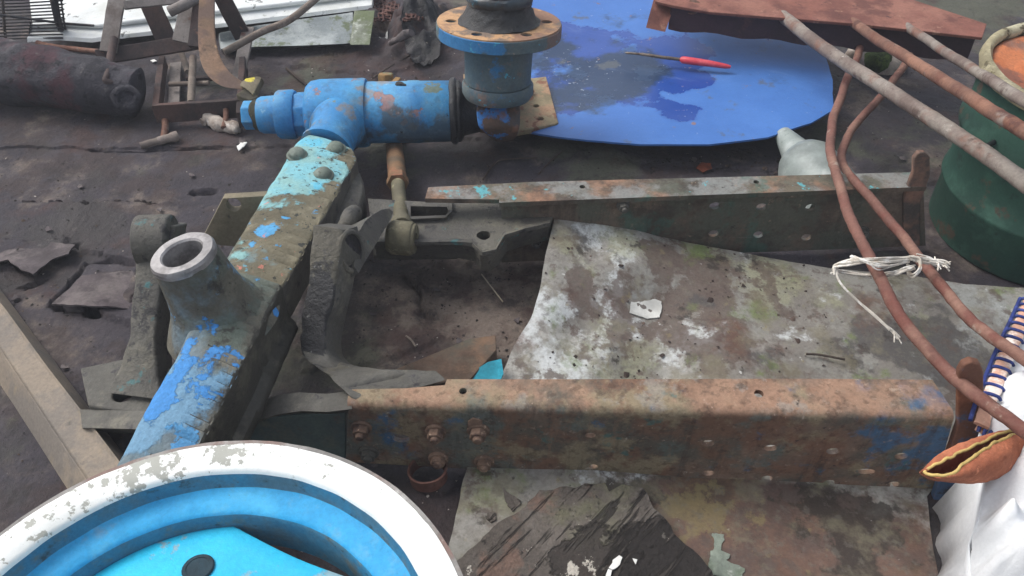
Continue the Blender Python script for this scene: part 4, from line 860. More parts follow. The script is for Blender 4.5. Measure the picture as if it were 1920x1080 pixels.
bar([P(1466, 30, .200), P(1560, 100, .225), P(1690, 185, .255), P(1820, 272, .285), P(1935, 352, .31), P(2060, 440, .335)], .0155, 'bar', M_rod, har, k=8)
bar([P(1598, 42, .205), P(1700, 108, .27), P(1820, 185, .36), P(1935, 255, .42), P(2060, 335, .47)], .0125, 'bar', M_rodr, har, k=8)
bar([P(1700, 50, .205), P(1790, 108, .30), P(1870, 158, .385), P(1940, 198, .44), P(2060, 270, .50)], .0105, 'bar', M_rod, har, k=8)
# two bent rods tied together with twine
M_rodb = grime('rusty_thin_rod', hx('7a564c'), [L(hx('8a6a5c'), 10, .55, .09, 7), L(hx('6a4038'), 14, .57, .08, 7), L(hx('9a8c80'), 26, .67, .05, 6), L(hx('b07a58'), 20, .68, .05, 6)], base2=hx('6a4a42'), vs=14, rough=.8, bump=.5, bs=70)
ra = [P(u, v, z) for u, v, z in ((1622, 60, .14), (1606, 108, .15), (1590, 145, .16), (1570, 200, .17), (1558, 245, .18), (1560, 290, .19), (1574, 345, .20), (1590, 400, .21), (1615, 455, .225), (1648, 525, .24), (1692, 602, .255), (1765, 685, .27), (1845, 752, .28), (1930, 818, .29), (2030, 890, .30))]
rb = [P(u, v, z) for u, v, z in ((1722, 40, .13), (1702, 108, .14), (1672, 155, .145), (1625, 208, .15), (1590, 258, .155), (1578, 292, .16), (1596, 330, .17), (1640, 380, .19), (1692, 445, .205), (1742, 512, .225), (1800, 580, .245), (1860, 632, .265), (1930, 682, .285), (2030, 760, .30))]
tag(MB().tube([p + mn.noise_vector(p * 9) * .004 for p in cat(ra, 9)], .0095, 14, jit=.13, js=75).build('bent_rod', M_rodb, None, ang=60), 'thin bent rusty rod ending over the near rail, left one of the tied pair', 'rod', 'bent rods tied with twine')
tag(MB().tube([p + mn.noise_vector(p * 9) * .004 for p in cat(rb, 9)], .0090, 14, jit=.13, js=75).build('bent_rod', M_rodb, None, ang=60), 'thin bent rusty rod ending over the sack, right one of the tied pair', 'rod', 'bent rods tied with twine')
# twine
M_tw = grime('white_twine', hx('d9d2c6'), [L(hx('bda68e'), 30, .60, .07, 5), L(hx('efece6'), 60, .55, .08, 4)], rough=.85, bump=.3, fine=.1)
tw = MB(); rt = random.Random(4)
def strand(pts, n, spread, r=.0016):
    for i in range(n):
        o = V((rt.uniform(-1, 1), rt.uniform(-1, 1), rt.uniform(-1, 1))) * spread
        q = [p + o * (0.5 + 0.5 * math.sin(2.2 * j + i)) + V((rt.uniform(-1, 1), rt.uniform(-1, 1), rt.uniform(-1, 1))) * spread * .35 for j, p in enumerate(pts)]
        tw.tube(cat(q, 5), r * rt.uniform(.7, 1.2), 6)
def tp_(l): return [P(u, v, z) for u, v, z in l]
strand(tp_([(1566, 512, .235), (1570, 497, .245), (1600, 491, .262), (1650, 487, .268), (1712, 484, .262)]), 11, .005)
strand(tp_([(1596, 482, .262), (1622, 490, .27), (1645, 500, .268), (1672, 498, .258), (1700, 490, .258)]), 6, .004)
strand(tp_([(1566, 508, .235), (1580, 512, .225), (1610, 516, .222), (1640, 518, .222)]), 7, .005)
strand(tp_([(1645, 518, .225), (1668, 514, .24), (1692, 508, .25), (1712, 502, .25)]), 10, .005)
strand(tp_([(1708, 482, .268), (1722, 486, .268), (1726, 502, .262), (1716, 516, .245), (1704, 512, .24), (1704, 496, .25)]), 8, .003)
strand(tp_([(1712, 484, .266), (1740, 488, .262), (1762, 492, .26), (1774, 498, .258)]), 11, .007, .0014)
strand(tp_([(1568, 512, .235), (1576, 532, .225), (1604, 560, .21), (1640, 592, .195), (1668, 618, .185)]), 5, .0018)
for e in ((1690, 645), (1682, 636), (1676, 642), (1688, 632)): strand(tp_([(1662, 612, .187), (1676, 622, .183), (*e, .18)]), 2, .002, .0011)
for e in ((1764, 505), (1770, 488), (1778, 494), (1758, 508), (1752, 482)): strand(tp_([(1742, 490, .262), (1756, 494, .26), (*e, .258)]), 2, .003, .0011)
tag(tw.build('twine', M_tw, None, ang=70), 'frayed white twine knotted round the two bent rusty rods', 'twine')
# ------------------------------------------------------------------ drum
dc = V((1.128, 1.467, 0)); drum = thing('steel_drum', dc, 'dark green drum with an orange rusted lid and pale peeling rim', 'drum')
M_green = grime('dark_green_paint', hx('35574b'), [L(hx('2a483e'), 5, .54, .1, 7), L(hx('456a5c'), 8, .58, .08, 6), L(hx('5a4a3e'), 16, .68, .05, 7, [B(1915, 480, .1, .06, .2)]), L(hx('2a3a34'), 30, .64, .06, 5)], base2=hx('2e4e43'), rough=.55, bump=.25, bs=40, fine=.12)
M_lid = grime('orange_rust', hx('b06038'), [L(hx('c47a52'), 6, .53, .10, 7), L(hx('7d5548'), 9, .57, .08, 8, [B(1890, 130, .38, .07, .15)]), L(hx('8a6a5c'), 14, .60, .07, 7), L(hx('5a3a30'), 30, .64, .05, 6)], base2=hx('9c5636'), vs=7, rough=.8, bump=.4, bs=45)
M_rimp = grime('peeling_pale_rim', hx('a39a7c'), [L(hx('bdb79c'), 14, .55, .09, 7), L(hx('4c4432'), 26, .58, .03, 8), L(hx('6a6a4a'), 18, .62, .05, 7)], bump=.4)
r0 = .208
MB().lathe(dc, (0, 0, 1), [(.001, .0), (r0 * .98, .0), (r0, .008), (r0, .10), (r0 + .006, .108), (r0 + .006, .116), (r0, .124), (r0 + .002, .225), (r0 + .013, .236), (r0 + .013, .246), (r0 + .004, .258), (r0 + .008, .352), (r0 * .96, .350), (r0 * .86, .322)], 72, jit=.002, js=10).build('drum_body', M_green, drum, ang=50)
MB().lathe(dc, (0, 0, 1), [(r0 + .002, .352), (r0 - .004, .36), (r0 - .016, .362), (r0 - .03, .356), (r0 - .08, .348), (.06, .342), (.001, .340)], 72, jit=.003, js=14).build('lid', M_lid, drum, ang=50)
MB().ring(dc, (0, 0, 1), [(r0 + .014, .352), (r0 + .017, .362), (r0 + .012, .378), (r0 + .002, .380), (r0 - .005, .372), (r0 - .003, .362), (r0 + .004, .352)], 90, jit=.003, js=22).build('rim', M_rimp, drum, ang=60)
lh = MB().tube(cat([dc + V((-.20, -.06, .262)), dc + V((-.235, -.10, .268)), dc + V((-.215, -.15, .262)), dc + V((-.16, -.155, .255))], 6), .005, 10)
lh.build('wire_handle', M_dark, drum, ang=60)
# ------------------------------------------------------------------ woven sack, lower right
M_sack = grime('white_woven_sack', hx('e6e8ea'), [L(hx('d2d5d9'), 6, .54, .1, 7), L(hx('a8a8a6'), 60, .72, .03, 8), L(hx('4a4844'), 90, .735, .02, 5)], base2=hx('dcdfe2'), rough=.92, bump=.3, bs=160, fine=.05, bd=.003, spec=.15)
sk = thing('woven_sack', P(1900, 900, 0), 'white woven sack with a blue and orange stitched hem at the right edge', 'sack')
so2 = [(1925, 575, .20), (1908, 620, .21), (1886, 672, .215), (1862, 738, .22), (1842, 800, .215), (1858, 850, .21), (1848, 920, .19), (1832, 985, .16), (1818, 1020, .13), (1822, 1100, .12), (1900, 1180, .13), (2200, 1180, .2), (2300, 900, .25), (2200, 560, .22)]
def sheet_c(outline, ctrl, **k): return sheet(px3(outline), .004, .009, ctrl=px3(ctrl), **k)
sm_ = sheet_c(so2, [(1915, 760, .27), (1920, 700, .26), (1900, 930, .25), (1900, 1020, .23), (1990, 800, .31), (1980, 980, .29), (1880, 860, .235)], wave=.006, ws=9, ragged=.001)
sm_.build('sack_body', M_sack, sk, ang=70)
# side skirt down to the ground
sd_ = densify(px3(so2[4:11]), .012, False)
MB().loft([[p - Z * .002, p.lerp(V((p.x + .012, p.y, p.z * .55)), 1) + V((0, -.004, 0)), V((p.x + .006 * math.sin(i), p.y + .004, .012))] for i, p in enumerate(sd_)], closed=False, cap=False).build('sack_side', M_sack, sk, solid=.003, ang=70)
hem = [P(u, v, z) for u, v, z in ((1932, 565, .212), (1914, 608, .222), (1892, 655, .228), (1872, 705, .232), (1852, 758, .232), (1840, 798, .228))]
hp = cat(hem, 8); M_hem = grime('pale_orange_hem', hx('d8a890'), [L(hx('efe6de'), 18, .52, .06, 5), L(hx('b98468'), 40, .64, .05, 5)], rough=.8, bump=.3, fine=.1)
M_navy = grime('navy_stitching', hx('2c3a78'), [L(hx('46549a'), 40, .58, .08, 4)], rough=.7, bump=.2)
MB().sweep(hp, [(-.009, -.003), (.009, -.003), (.010, .001), (.007, .003), (-.007, .003), (-.010, .001)]).rough(.0015, 60).build('hem', M_hem, sk, ang=60)
stt = MB(); dd = resample(hp, .021)
for i, p in enumerate(dd[:-1]):
    a = (dd[i + 1] - p).normalized(); x = a.cross(Z).normalized()
    stt.tube(cat([p - x * .0135 - Z * .002 - a * .002, p - x * .009 + Z * .0035, p + x * .001 + Z * .0045 + a * .001, p + x * .010 + Z * .0035 + a * .003, p + x * .0145 - Z * .002 + a * .005], 3), .0025, 6)
stt.tube([p + (p - q).normalized().cross(Z).normalized() * .015 + Z * .002 for p, q in zip(hp[1:], hp[:-1])], .003, 6)
stt.build('stitching', M_navy, sk, ang=70)
fl2 = MB().sweep(cat(px3([(1832, 798, .215), (1846, 806, .214), (1862, 814, .212)]), 4), [(-.007, -.003), (.007, -.003), (.006, .003), (-.006, .003)])
fl2.build('hem', M_hem, sk, ang=60)
stt = MB()
for u, v in ((1838, 800), (1848, 808), (1858, 812)): stt.tube([P(u - 4, v + 9, .216), P(u - 1, v, .222), P(u + 5, v - 8, .216)], .0026, 6)
stt.build('stitching', M_navy, sk, ang=70)
# ------------------------------------------------------------------ orange pouch (open rind-like mouth)
M_or = grime('orange_cloth', hx('a9664a'), [L(hx('b87456'), 10, .54, .1, 8), L(hx('8a4c36'), 24, .58, .08, 6), L(hx('d48a68'), 70, .66, .05, 4)], base2=hx('9a5c44'), vs=12, rough=.9, bump=.7, bs=90, fine=.18)
M_ye = grime('yellow_edge', hx('c9ad6c'), [L(hx('a58a4c'), 40, .56, .08, 5)], rough=.8, bump=.3)
po = thing('cloth_pouch', P(1830, 860, .2), 'orange rough cloth pouch with an open yellow edged mouth beside the sack', 'pouch')
# stations along the pouch: upper lip, top edge, hidden back, bottom edge, belly, lower lip
stn = []
for (ul, te, be_, ll) in (((1736, 884), (1734, 883), (1738, 891), (1738, 889)), ((1752, 874), (1746, 866), (1762, 899), (1756, 892)), ((1772, 862), (1766, 850), (1790, 903), (1782, 889)), ((1800, 850), (1796, 836), (1824, 905), (1810, 870)),
    ((1828, 836), (1826, 826), (1856, 900), (1838, 848)), ((1856, 822), (1854, 818), (1886, 886), (1866, 832)), ((1882, 812), (1880, 811), (1916, 858), (1894, 818)), ((1905, 808), (1904, 807), (1945, 838), (1915, 812))):
    zz = .250; q = 1 - (abs(len(stn) - 3.5) / 4.2) ** 2
    A = P(*ul, zz + .012 * q); T = P(*te, zz + .004); Bt = P(*be_, zz - .030 * q - .004); Lw = P(*ll, zz + .016 * q)
    mid = P((be_[0] * .55 + ll[0] * .45), (be_[1] * .55 + ll[1] * .45), zz + .010 * q)
    back = (T + Bt) / 2 - Z * (.035 * q + .003) + V((0, .01, 0))
    stn.append([A, T, back, Bt, mid, Lw])
cols = [cat([s[j] for s in stn], 6) for j in range(6)]
grid = [cat([cols[j][i] for j in range(6)], 5) for i in range(len(cols[0]))]
MB().loft(grid, closed=False, cap=False).rough(.0012, 90).build('pouch_body', M_or, po, solid=.003, ang=80)
def wob(l): return [p + V((0, 0, .0012)) + mn.noise_vector(p * 120) * .0022 for p in l]
MB().tube(wob(densify(cols[0], .006, False)), .0021, 7, jit=.2, js=150).tube(wob(densify(cols[5], .006, False)), .0021, 7, jit=.2, js=150).tube(wob([cols[0][0], (cols[0][0] + cols[5][0]) / 2 - V((.003, 0, 0)), cols[5][0]]), .0022, 7).build('lip', M_ye, po, ang=70)
# ------------------------------------------------------------------ funnel under the blue sheet
fu = thing('funnel', P(1510, 300, 0), 'pale grey plastic funnel with a tapering spout between blue sheet and far rail', 'funnel')
M_fun = grime('grey_plastic', hx('8f9895'), [L(hx('8a9490'), 8, .55, .1, 6), L(hx('6a7068'), 30, .66, .05, 6), L(hx('a8aeac'), 14, .6, .08, 5)], rough=.4, bump=.12, fine=.06, spec=.5)
fa_, fb_, fc_ = P(1468, 252, .07), P(1498, 292, .065), P(1542, 330, .05); fdir = (fb_ - fa_).normalized()
ln_ = (fb_ - fa_).length
MB().lathe(fa_, fdir, [(.001, 0), (.020, 0), (.022, .01), (.036, ln_ * .92), (.037, ln_), (.001, ln_)], 28).build('spout', M_fun, fu, ang=40)
MB().lathe(fa_, fdir, [(.034, ln_ - .005), (.040, ln_ + .004), (.055, ln_ + .014), (.066, ln_ + .035), (.070, ln_ + .075), (.071, ln_ + .19), (.001, ln_ + .19)], 36).build('cone', M_fun, fu, ang=50)
MB().lathe(fa_ - fdir * .014, fdir, [(.001, 0), (.008, 0), (.009, .014), (.001, .014)], 14).build('tip', grime('red_cap', hx('a84838'), rough=.6), fu)

# ------------------------------------------------------------------ scrap behind: panels, cage, racks, spring tine, soot log
M_pan = grime('dirty_white_panel', hx('dfe2e0'), [L(hx('c4c6c0'), 5, .55, .1, 7), L(hx('8f9186'), 16, .66, .05, 8), L(hx('4a4c48'), 24, .70, .03, 8, [B(470, 14, .1, .2, .06)])], base2=hx('d2d6d6'), rough=.5, bump=.15, fine=.05)
M_pang = grime('grey_tin', hx('8f9696'), [L(hx('a8aeae'), 7, .54, .09, 7), L(hx('5f6664'), 12, .60, .08, 7), L(hx('56603f'), 14, .64, .06, 7, [B(680, 60, .06, .12, .2)]), L(hx('35373a'), 40, .67, .04, 6)], base2=hx('7c8486'), rough=.6, bump=.3)
pa = thing('white_panel', P(420, 20, 0), 'dirty white folded metal panel lying behind the scrap at the top edge', 'panel')
zp = .085
MB().prism(px([(60, 46), (120, 42), (180, 46), (300, 32), (480, 12), (700, -14), (690, -120), (40, -120)], zp), V((0, 0, -.012))).rough(.002, 6).build('panel_face', M_pan, pa, bevel=.004)
ed = px([(60, 44), (120, 40), (180, 44), (300, 30), (480, 10), (700, -16)], zp - .004)
MB().loft([[p + V((0, -.004, .0)), p + V((0, -.008, -.012)), p + V((0, -.052, -.020)), p + V((0, -.058, -.030)), p + V((0, -.02, -.034))] for p in densify(ed, .05, False)]).rough(.0015, 12).build('folded_edge', M_pan, pa, bevel=.002)
pg = thing('tin_trough', P(580, 60, 0), 'grey tin trough strip lying in front of the white panel', 'tin strip')
MB().loft([[P(u, v, z) for u, v, z in ((u0, a, .075), (u0 + 1, b, .068), (u0 + 2, c, .05), (u0 + 4, d, .045), (u0 + 4, d + 3, .02), (u0 + 2, c + 8, .02), (u0, a + 10, .03))] for u0, a, b, c, d in ((410, 62, 66, 78, 92), (480, 48, 53, 66, 88), (560, 36, 44, 64, 86), (640, 26, 38, 64, 82), (662, 22, 36, 64, 80))]).rough(.0015, 20).build('trough_body', M_pang, pg, bevel=.002)
MB().loft([[P(u, v, z) for u, v, z in ((a, 20, .08), (a + 3, 20, .084), (a - 6, 84, .055), (a - 9, 84, .048))] for a in (664, 672, 690, 700)]).rough(.003, 25).build('trough_end', grime('mossy_tin', hx('858a7c'), [L(hx('5a6444'), 10, .52, .08, 7), L(hx('b0b4ac'), 20, .6, .06, 6)], bump=.4), pg, bevel=.002)
# wire cage
M_wire = grime('dark_wire', hx('3c3c40'), [L(hx('5a5048'), 30, .58, .08, 5)], rough=.6, bump=.2)
wm = MB()
for i in range(15):
    v = -14 + i * 6.0; wm.tube([P(-60, v + 4 + .25 * i, .17 - .008 * i), P(40, v + 2, .17 - .008 * i), P(118, v - 4 + .35 * i, .17 - .008 * i)], .0022, 6)
wm.tube([P(4, -20, .19), P(8, 45, .10), P(10, 70, .05)], .004, 8).tube([P(95, -20, .19), P(108, 40, .10), P(122, 72, .03)], .009, 8).tube([P(112, -20, .19), P(120, 40, .10), P(124, 62, .05)], .0025, 6).tube([P(104, -20, .19), P(114, 40, .10), P(119, 66, .05)], .0025, 6)
for i in range(8): wm.tube([P(102 + i * 1.6, -8 + i * 9, .17 - .014 * i), P(118 + i * .9, -10 + i * 9, .17 - .014 * i)], .002, 6)
wm.tube([P(-60, 20, .18), P(30, 32, .15), P(120, 44, .09), P(176, 48, .09)], .0035, 6)
tag(wm.build('wire_cage', M_wire, None, ang=60), 'dark wire cage standing against the white panel in the top left corner', 'wire cage')
# steel rack
M_flat = grime('weathered_flat_bar', hx('7d7672'), [L(hx('8f8884'), 6, .54, .1, 7), L(hx('5f5550'), 10, .58, .08, 7), L(hx('6a4a40'), 18, .66, .05, 6), L(hx('3a3636'), 50, .67, .04, 5)], base2=hx('6a6460'), vs=7, rough=.8, bump=.4, bs=55)
M_dbar = grime('dark_rusty_angle', hx('4a403e'), [L(hx('5f4a44'), 8, .54, .1, 7), L(hx('332e30'), 12, .58, .08, 7), L(hx('7a5a4e'), 24, .67, .05, 6)], base2=hx('3f3636'), vs=8, rough=.8, bump=.5)
rk = thing('steel_rack', P(300, 90, 0), 'bent weathered flat bar rack in front of the white panel', 'rack')
def fb(p0, p1, w, h, name, mat, parent, up=Z, w1=None):
    m = MB(); q0, q1 = V(p0), V(p1); 
    n = 8
    a = (q1 - q0).normalized(); x = a.cross(V(up)).normalized(); y = x.cross(a).normalized(); secs = []
    for i in range(n + 1):
        t = i / n; p = q0.lerp(q1, t); ww = w + ((w1 or w) - w) * t
        secs.append([p + x * (sx * ww / 2) + y * (sy * h / 2) for sx, sy in ((-1, -1), (1, -1), (1, 1), (-1, 1))])
    return m.loft(secs).rough(.0012, 30).build(name, mat, parent, bevel=.0015)
tow = V((0, -1, .7))
fb(P(222, -20, .22), P(203, 98, .10), .045, .008, 'upright', M_flat, rk, up=tow)
fb(P(366, -15, .22), P(345, 80, .12), .062, .008, 'upright', M_flat, rk, up=tow)
fb(P(232, 10, .20), P(345, -2, .20), .022, .012, 'cross_bar', M_flat, rk, up=tow)
fb(P(182, 108, .085), P(372, 78, .105), .040, .014, 'cross_bar', M_dbar, rk, up=tow)
fb(P(282, 8, .17), P(312, 76, .08), .055, .008, 'brace', M_dbar, rk, up=tow)
fb(P(378, -10, .22), P(366, 90, .12), .03, .03, 'brace', M_dbar, rk, up=tow)
fb(P(414, -10, .20), P(456, 70, .08), .045, .010, 'brace', M_dbar, rk, up=tow)
fb(P(466, 52, .10), P(446, 150, .03), .034, .010, 'brace', M_flat, rk, up=tow)
MB().tube(cat([P(214, 72, .155), P(208, 105, .135), P(201, 140, .13), P(198, 150, .125), P(204, 154, .12), P(222, 158, .11)], 4), [.010] * 8 + [.008] * 13, 12, jit=.05).build('hook', M_dbar, rk, ang=60)
MB().tube(cat([P(318, 22, .20), P(340, 12, .21), P(370, -4, .22), P(390, -14, .22)], 4), .014, 12, jit=.08).build('round_bar', M_flat, rk, ang=60)
# angle-iron harrow frame with pegs
hf = thing('peg_frame', P(380, 190, 0), 'rusty rectangular angle iron frame with loose pegs through it on the felt', 'frame')
fb(P(306, 115, .045), P(294, 212, .045), .016, .035, 'side_bar', M_dbar, hf); fb(P(290, 213, .045), P(455, 202, .045), .012, .05, 'front_bar', M_dbar, hf)
fb(P(457, 120, .045), P(452, 226, .045), .016, .045, 'side_bar', M_dbar, hf); fb(P(330, 118, .03), P(325, 208, .025), .03, .006, 'strip', M_flat, hf); fb(P(350, 148, .03), P(450, 146, .03), .012, .012, 'cross_bar', M_dbar, hf)
M_rodw = grime('dull_rod', hx('857a70'), [L(hx('6a5c54'), 10, .54, .09, 7), L(hx('9a8f84'), 20, .6, .07, 6)], rough=.8, bump=.4)
def rodp(l, r, name, mat, parent): return MB().tube(cat(px3(l), 4), r, 12, jit=.08, js=80).build(name, mat, parent, ang=60)
rodp([(362, 108, .085), (360, 150, .075), (358, 193, .06)], .0095, 'peg', M_rodw, hf)
rodp([(318, 158, .05), (350, 157, .055), (392, 156, .06)], .0065, 'peg', M_rodw, hf)
rodp([(309, 216, .03), (310, 240, .02), (306, 262, .012)], .0085, 'peg', M_rodr, hf)
rodp([(424, 205, .045), (424, 222, .035), (420, 240, .025)], .0075, 'peg', M_rodr, hf)
rodp([(338, 92, .06), (345, 112, .05), (352, 135, .04)], .008, 'peg', M_rodw, hf)
# spring tine: wide curved flat strip
M_tine = grime('brown_spring_steel', hx('8a6f5c'), [L(hx('9a7a62'), 6, .54, .1, 7), L(hx('6a5850'), 9, .56, .09, 7, [B(385, 40, .2, .1, .15)]), L(hx('5a4a40'), 30, .64, .05, 6), L(hx('b09070'), 26, .68, .05, 5)], base2=hx('75604f'), vs=6, rough=.75, bump=.35)
spn = [(388, -20, 402 - 388, .26), (386, 40, 15, .22), (388, 85, 16, .19), (396, 118, 17, .17), (412, 142, 17, .155), (436, 158, 15, .14), (462, 164, 9, .13)]
sp1 = cat([P(u - h, v + h * .35, z) for u, v, h, z in spn], 6); sp2 = cat([P(u + h, v - h * .35, z) for u, v, h, z in spn], 6)
ti = thing('spring_tine', P(400, 150, 0), 'curved brown spring steel strip standing in front of the rack with a yellow smeared clamp', 'spring tine')
MB().loft([[a, b, b - Z * .002 + V((.001, .006, 0)), a - Z * .002 + V((.001, .006, 0))] for a, b in zip(sp1, sp2)]).build('strip', M_tine, ti, bevel=.001)
M_clamp = grime('yellow_smeared_clamp', hx('7c7360'), [L(hx('d8c84a'), 26, .76, .03, 8, [B(466, 150, .14, .022, .36), B(476, 172, .13, .02, .36)]), L(hx('56503f'), 16, .56, .08, 6)], bump=.4)
MB().loft(lofted([[P(u, v, z) for u, v, z in s] for s in (((446, 160, .135), (462, 146, .145), (466, 150, .125), (450, 166, .115)), ((462, 166, .135), (480, 142, .145), (486, 148, .12), (470, 174, .11)), ((474, 178, .125), (492, 146, .14), (497, 154, .115), (482, 186, .105)))], 4)).rough(.004, 40).build('clamp', M_clamp, ti, bevel=.002, ang=60)
MB().box(P(452, 176, .12), P(478, 190, .11), .03, .02).rough(.004, 50).build('clamp_jaw', grime('muddy_clamp', hx('5c5646'), [L(hx('3f3c36'), 16, .55, .08, 6)], bump=.6), ti, bevel=.003)
# long thin rod leaning from the tine
tag(MB().tube(cat(px3([(604, -12, .16), (545, 36, .15), (490, 60, .145), (450, 82, .14), (420, 98, .13)]), 6), .0095, 12, jit=.06, js=90).build('ribbed_rod', M_rodw, None, ang=60), 'ribbed brown rod slanting down to the curved spring strip', 'rod')
# stick lying at the log's far side
tag(MB().tube(cat(px3([(70, 80, .05), (95, 86, .05), (140, 92, .05), (188, 97, .06)]), 4), .007, 10, jit=.1, js=70).build('stick', M_rodr, None, ang=60), 'thin brown stick between the soot black log and the rack', 'stick')
# blackened log with a worn eye
M_soot = grime('sooty_crust', hx('45434a'), [L(hx('5a585c'), 7, .54, .10, 8, up=True), L(hx('4a2c34'), 7, .58, .09, 7, [B(70, 150, .12, .14, .16), B(150, 150, .1, .12, .08)]), L(hx('26252c'), 10, .56, .08, 8), L(hx('6a6664'), 24, .64, .06, 7, up=True), L(hx('1c1b20'), 40, .62, .05, 6)], base2=hx('302f36'), vs=7, rough=.8, bump=1.0, bs=22, bd=.014)
lg_ = thing('charred_log', P(110, 160, 0), 'soot blackened log with a worn round eye at its end', 'log')
lpts = cat([P(-140, 112, .095), P(-40, 126, .095), P(60, 140, .09), (P(150, 155, .085)), P(215, 166, .078), P(245, 170, .074), P(262, 173, .07)], 9)
lrad = [.088 - .026 * min(1, max(0, (i / (len(lpts) - 1) - .15) / .6)) for i in range(len(lpts))]
lrad[-1] = .02; lrad[-2] = .042; lrad[-3] = .052; lrad[-4] = .056
MB().tube(lpts, lrad, 40, jit=.10, js=14).rough(.004, 26).build('log_body', M_soot, lg_, ang=75)
MB().ring(P(236, 183, .118), V((.35, -.75, .6)), [(.034, -.016), (.032, -.002), (.024, .002), (.0165, .001), (.0165, -.012)], 28, jit=.004).lathe(P(236, 183, .118), V((.35, -.75, .6)), [(.001, -.006), (.018, -.006), (.018, -.008), (.001, -.008)], 20).build('eye', M_soot, lg_, ang=60)
# ------------------------------------------------------------------ steel channel, lower left
M_chan = grime('brown_grey_channel', hx('8c8072'), [L(hx('978a7a'), 5, .54, .12, 8, amt=.7), L(hx('76706a'), 7, .55, .10, 9, [B(130, 800, .05, .2, .12)], amt=.8), L(hx('5c5854'), 24, .67, .05, 8), L(hx('9a8a6e'), 12, .64, .08, 7, amt=.6)], base2=hx('7e746a'), vs=5, rough=.8, bump=.4)
q0, q1 = [(-100, 566), (-100, 505), (-100, 436), (-100, 408)], [(112, 893), (156, 893), (232, 876), (246, 870)]
def crs(t):
    l = [(a[0] + (b[0] - a[0]) * t, a[1] + (b[1] - a[1]) * t) for a, b in zip(q0, q1)]
    return l
cs = []
for t in [i / 12 for i in range(14)]:
    l = crs(t); a, b, c, d = P(*l[0], .010), P(*l[1], .052), P(*l[2], .058), P(*l[3], .014)
    cs.append([a, a.lerp(b, .9), b + Z * .004, b.lerp(c, .08), b.lerp(c, .9) - Z * .003, c + Z * .003, c.lerp(d, .12) - Z * .004, d, d - Z * .006, c - Z * .009, b - Z * .009, a - Z * .006])
ch = thing('steel_channel', P(90, 720, 0), 'brown grey folded steel channel lying in the lower left above the wheel rim', 'steel channel')
MB().loft(cs).rough(.0016, 18).build('channel_body', M_chan, ch, bevel=.0012)
# ------------------------------------------------------------------ small loose things
rg = P(803, 890, .014)
tag(MB().ring(rg, V((-.06, .12, 1)), [(.0300, -.008), (.0305, .010), (.0325, .014), (.0305, .0155), (.0285, .014), (.0275, -.008)], 48, jit=.0012, js=40).build('steel_ring', grime('red_brown_ring', hx('7a564c'), [L(hx('6a463e'), 14, .54, .09, 6), L(hx('94705f'), 20, .62, .07, 6), L(hx('4a3a36'), 40, .6, .06, 6)], rough=.7, bump=.3), None), 'red brown steel ring standing on the felt under the near rail', 'ring')
pl_ = MB().prism(px([(722, 700), (880, 634), (930, 628), (930, 655), (880, 712), (760, 722)], .055), V((0, 0, -.03)))
tag(pl_.rough(.003, 25).build('old_plank', grime('mossy_plank', hx('6a5648'), [L(hx('54544a'), 9, .52, .1, 8), L(hx('7a604c'), 12, .58, .08, 7), L(hx('7aa898'), 30, .70, .03, 6)], bump=.6), None, bevel=.003), 'short mossy brown board inside the frame beside the stained sheet', 'board')
bsn = sheet(px3([(884, 712, .05), (896, 690, .055), (915, 678, .06), (940, 672, .06), (944, 700, .055), (936, 716, .05)]), .003, .008, wave=.002)
tag(bsn.build('turquoise_scrap', grime('turquoise_scrap_paint', hx('35a4bc'), [L(hx('4a7f88'), 16, .58, .08, 6)], bump=.2), None), 'small turquoise scrap peeking out between board and stained sheet', 'scrap')
M_cork = grime('pale_wood', hx('92857c'), [L(hx('6f6560'), 10, .54, .1, 7), L(hx('aca098'), 20, .6, .07, 6)], bump=.5)
tag(MB().tube(cat([G(266, 281, .012), G(295, 274, .013), G(322, 268, .014), G(336, 264, .014)], 4), [.0085] * 5 + [.011] * 4 + [.013] * 4, 14, jit=.15, js=60).build('wooden_peg', M_cork, None, ang=60), 'short pale wooden peg lying below the angle iron frame', 'peg')
M_pl = grime('crumbling_plaster', hx('c2b8ae'), [L(hx('8a7c72'), 20, .55, .07, 7), L(hx('e0d8d0'), 26, .6, .06, 6)], base2=hx('a89c92'), rough=.9, bump=.8, bs=60)
tag(MB().tube(cat([G(382, 240, .014), G(396, 236, .016), G(418, 244, .016), G(440, 248, .014), G(452, 250, .012)], 5), [.010] * 3 + [.018] * 8 + [.0165] * 8 + [.013] * 2, 18, jit=.3, js=50).rough(.003, 70).build('plaster_lump', M_pl, None, ang=75), 'lump of crumbling whitish plaster on the peg end of the frame', 'lump')
M_moss = grime('moss', hx('3f5226'), [L(hx('5f7436'), 30, .55, .08, 6), L(hx('2a3a1c'), 40, .6, .06, 5)], rough=.95, bump=1.0, bs=90, bd=.01)
ms = thing('mossy_stone', G(1655, 118), 'pale broken stone with a green moss patch behind the long bars', 'stone')
mb_ = MB().lathe(G(1660, 122, -.01), (0, 0, 1), [(.055, 0), (.058, .02), (.045, .04), (.02, .05), (.001, .052)], 24); mb_.rough(.012, 22).build('stone_body', M_pl, ms, ang=60)
mm = MB().lathe(G(1640, 128, .012), (0, -.3, 1), [(.036, 0), (.038, .02), (.026, .036), (.001, .042)], 24); mm.rough(.008, 40).build('moss_patch', M_moss, ms, ang=75)
tag(MB().lathe(G(1594, 112), (.3, 0, 1), [(.022, 0), (.02, .02), (.01, .032), (.001, .036)], 16).rough(.008, 40).build('plaster_lump', M_pl, None, ang=70), 'small ragged whitish lump beside the blue sheet edge', 'lump')
M_str = grime('dry_stalk', hx('b8ad98'), rough=.9, bump=.2); M_twig = grime('dark_twig', hx('4a403a'), rough=.9, bump=.3)
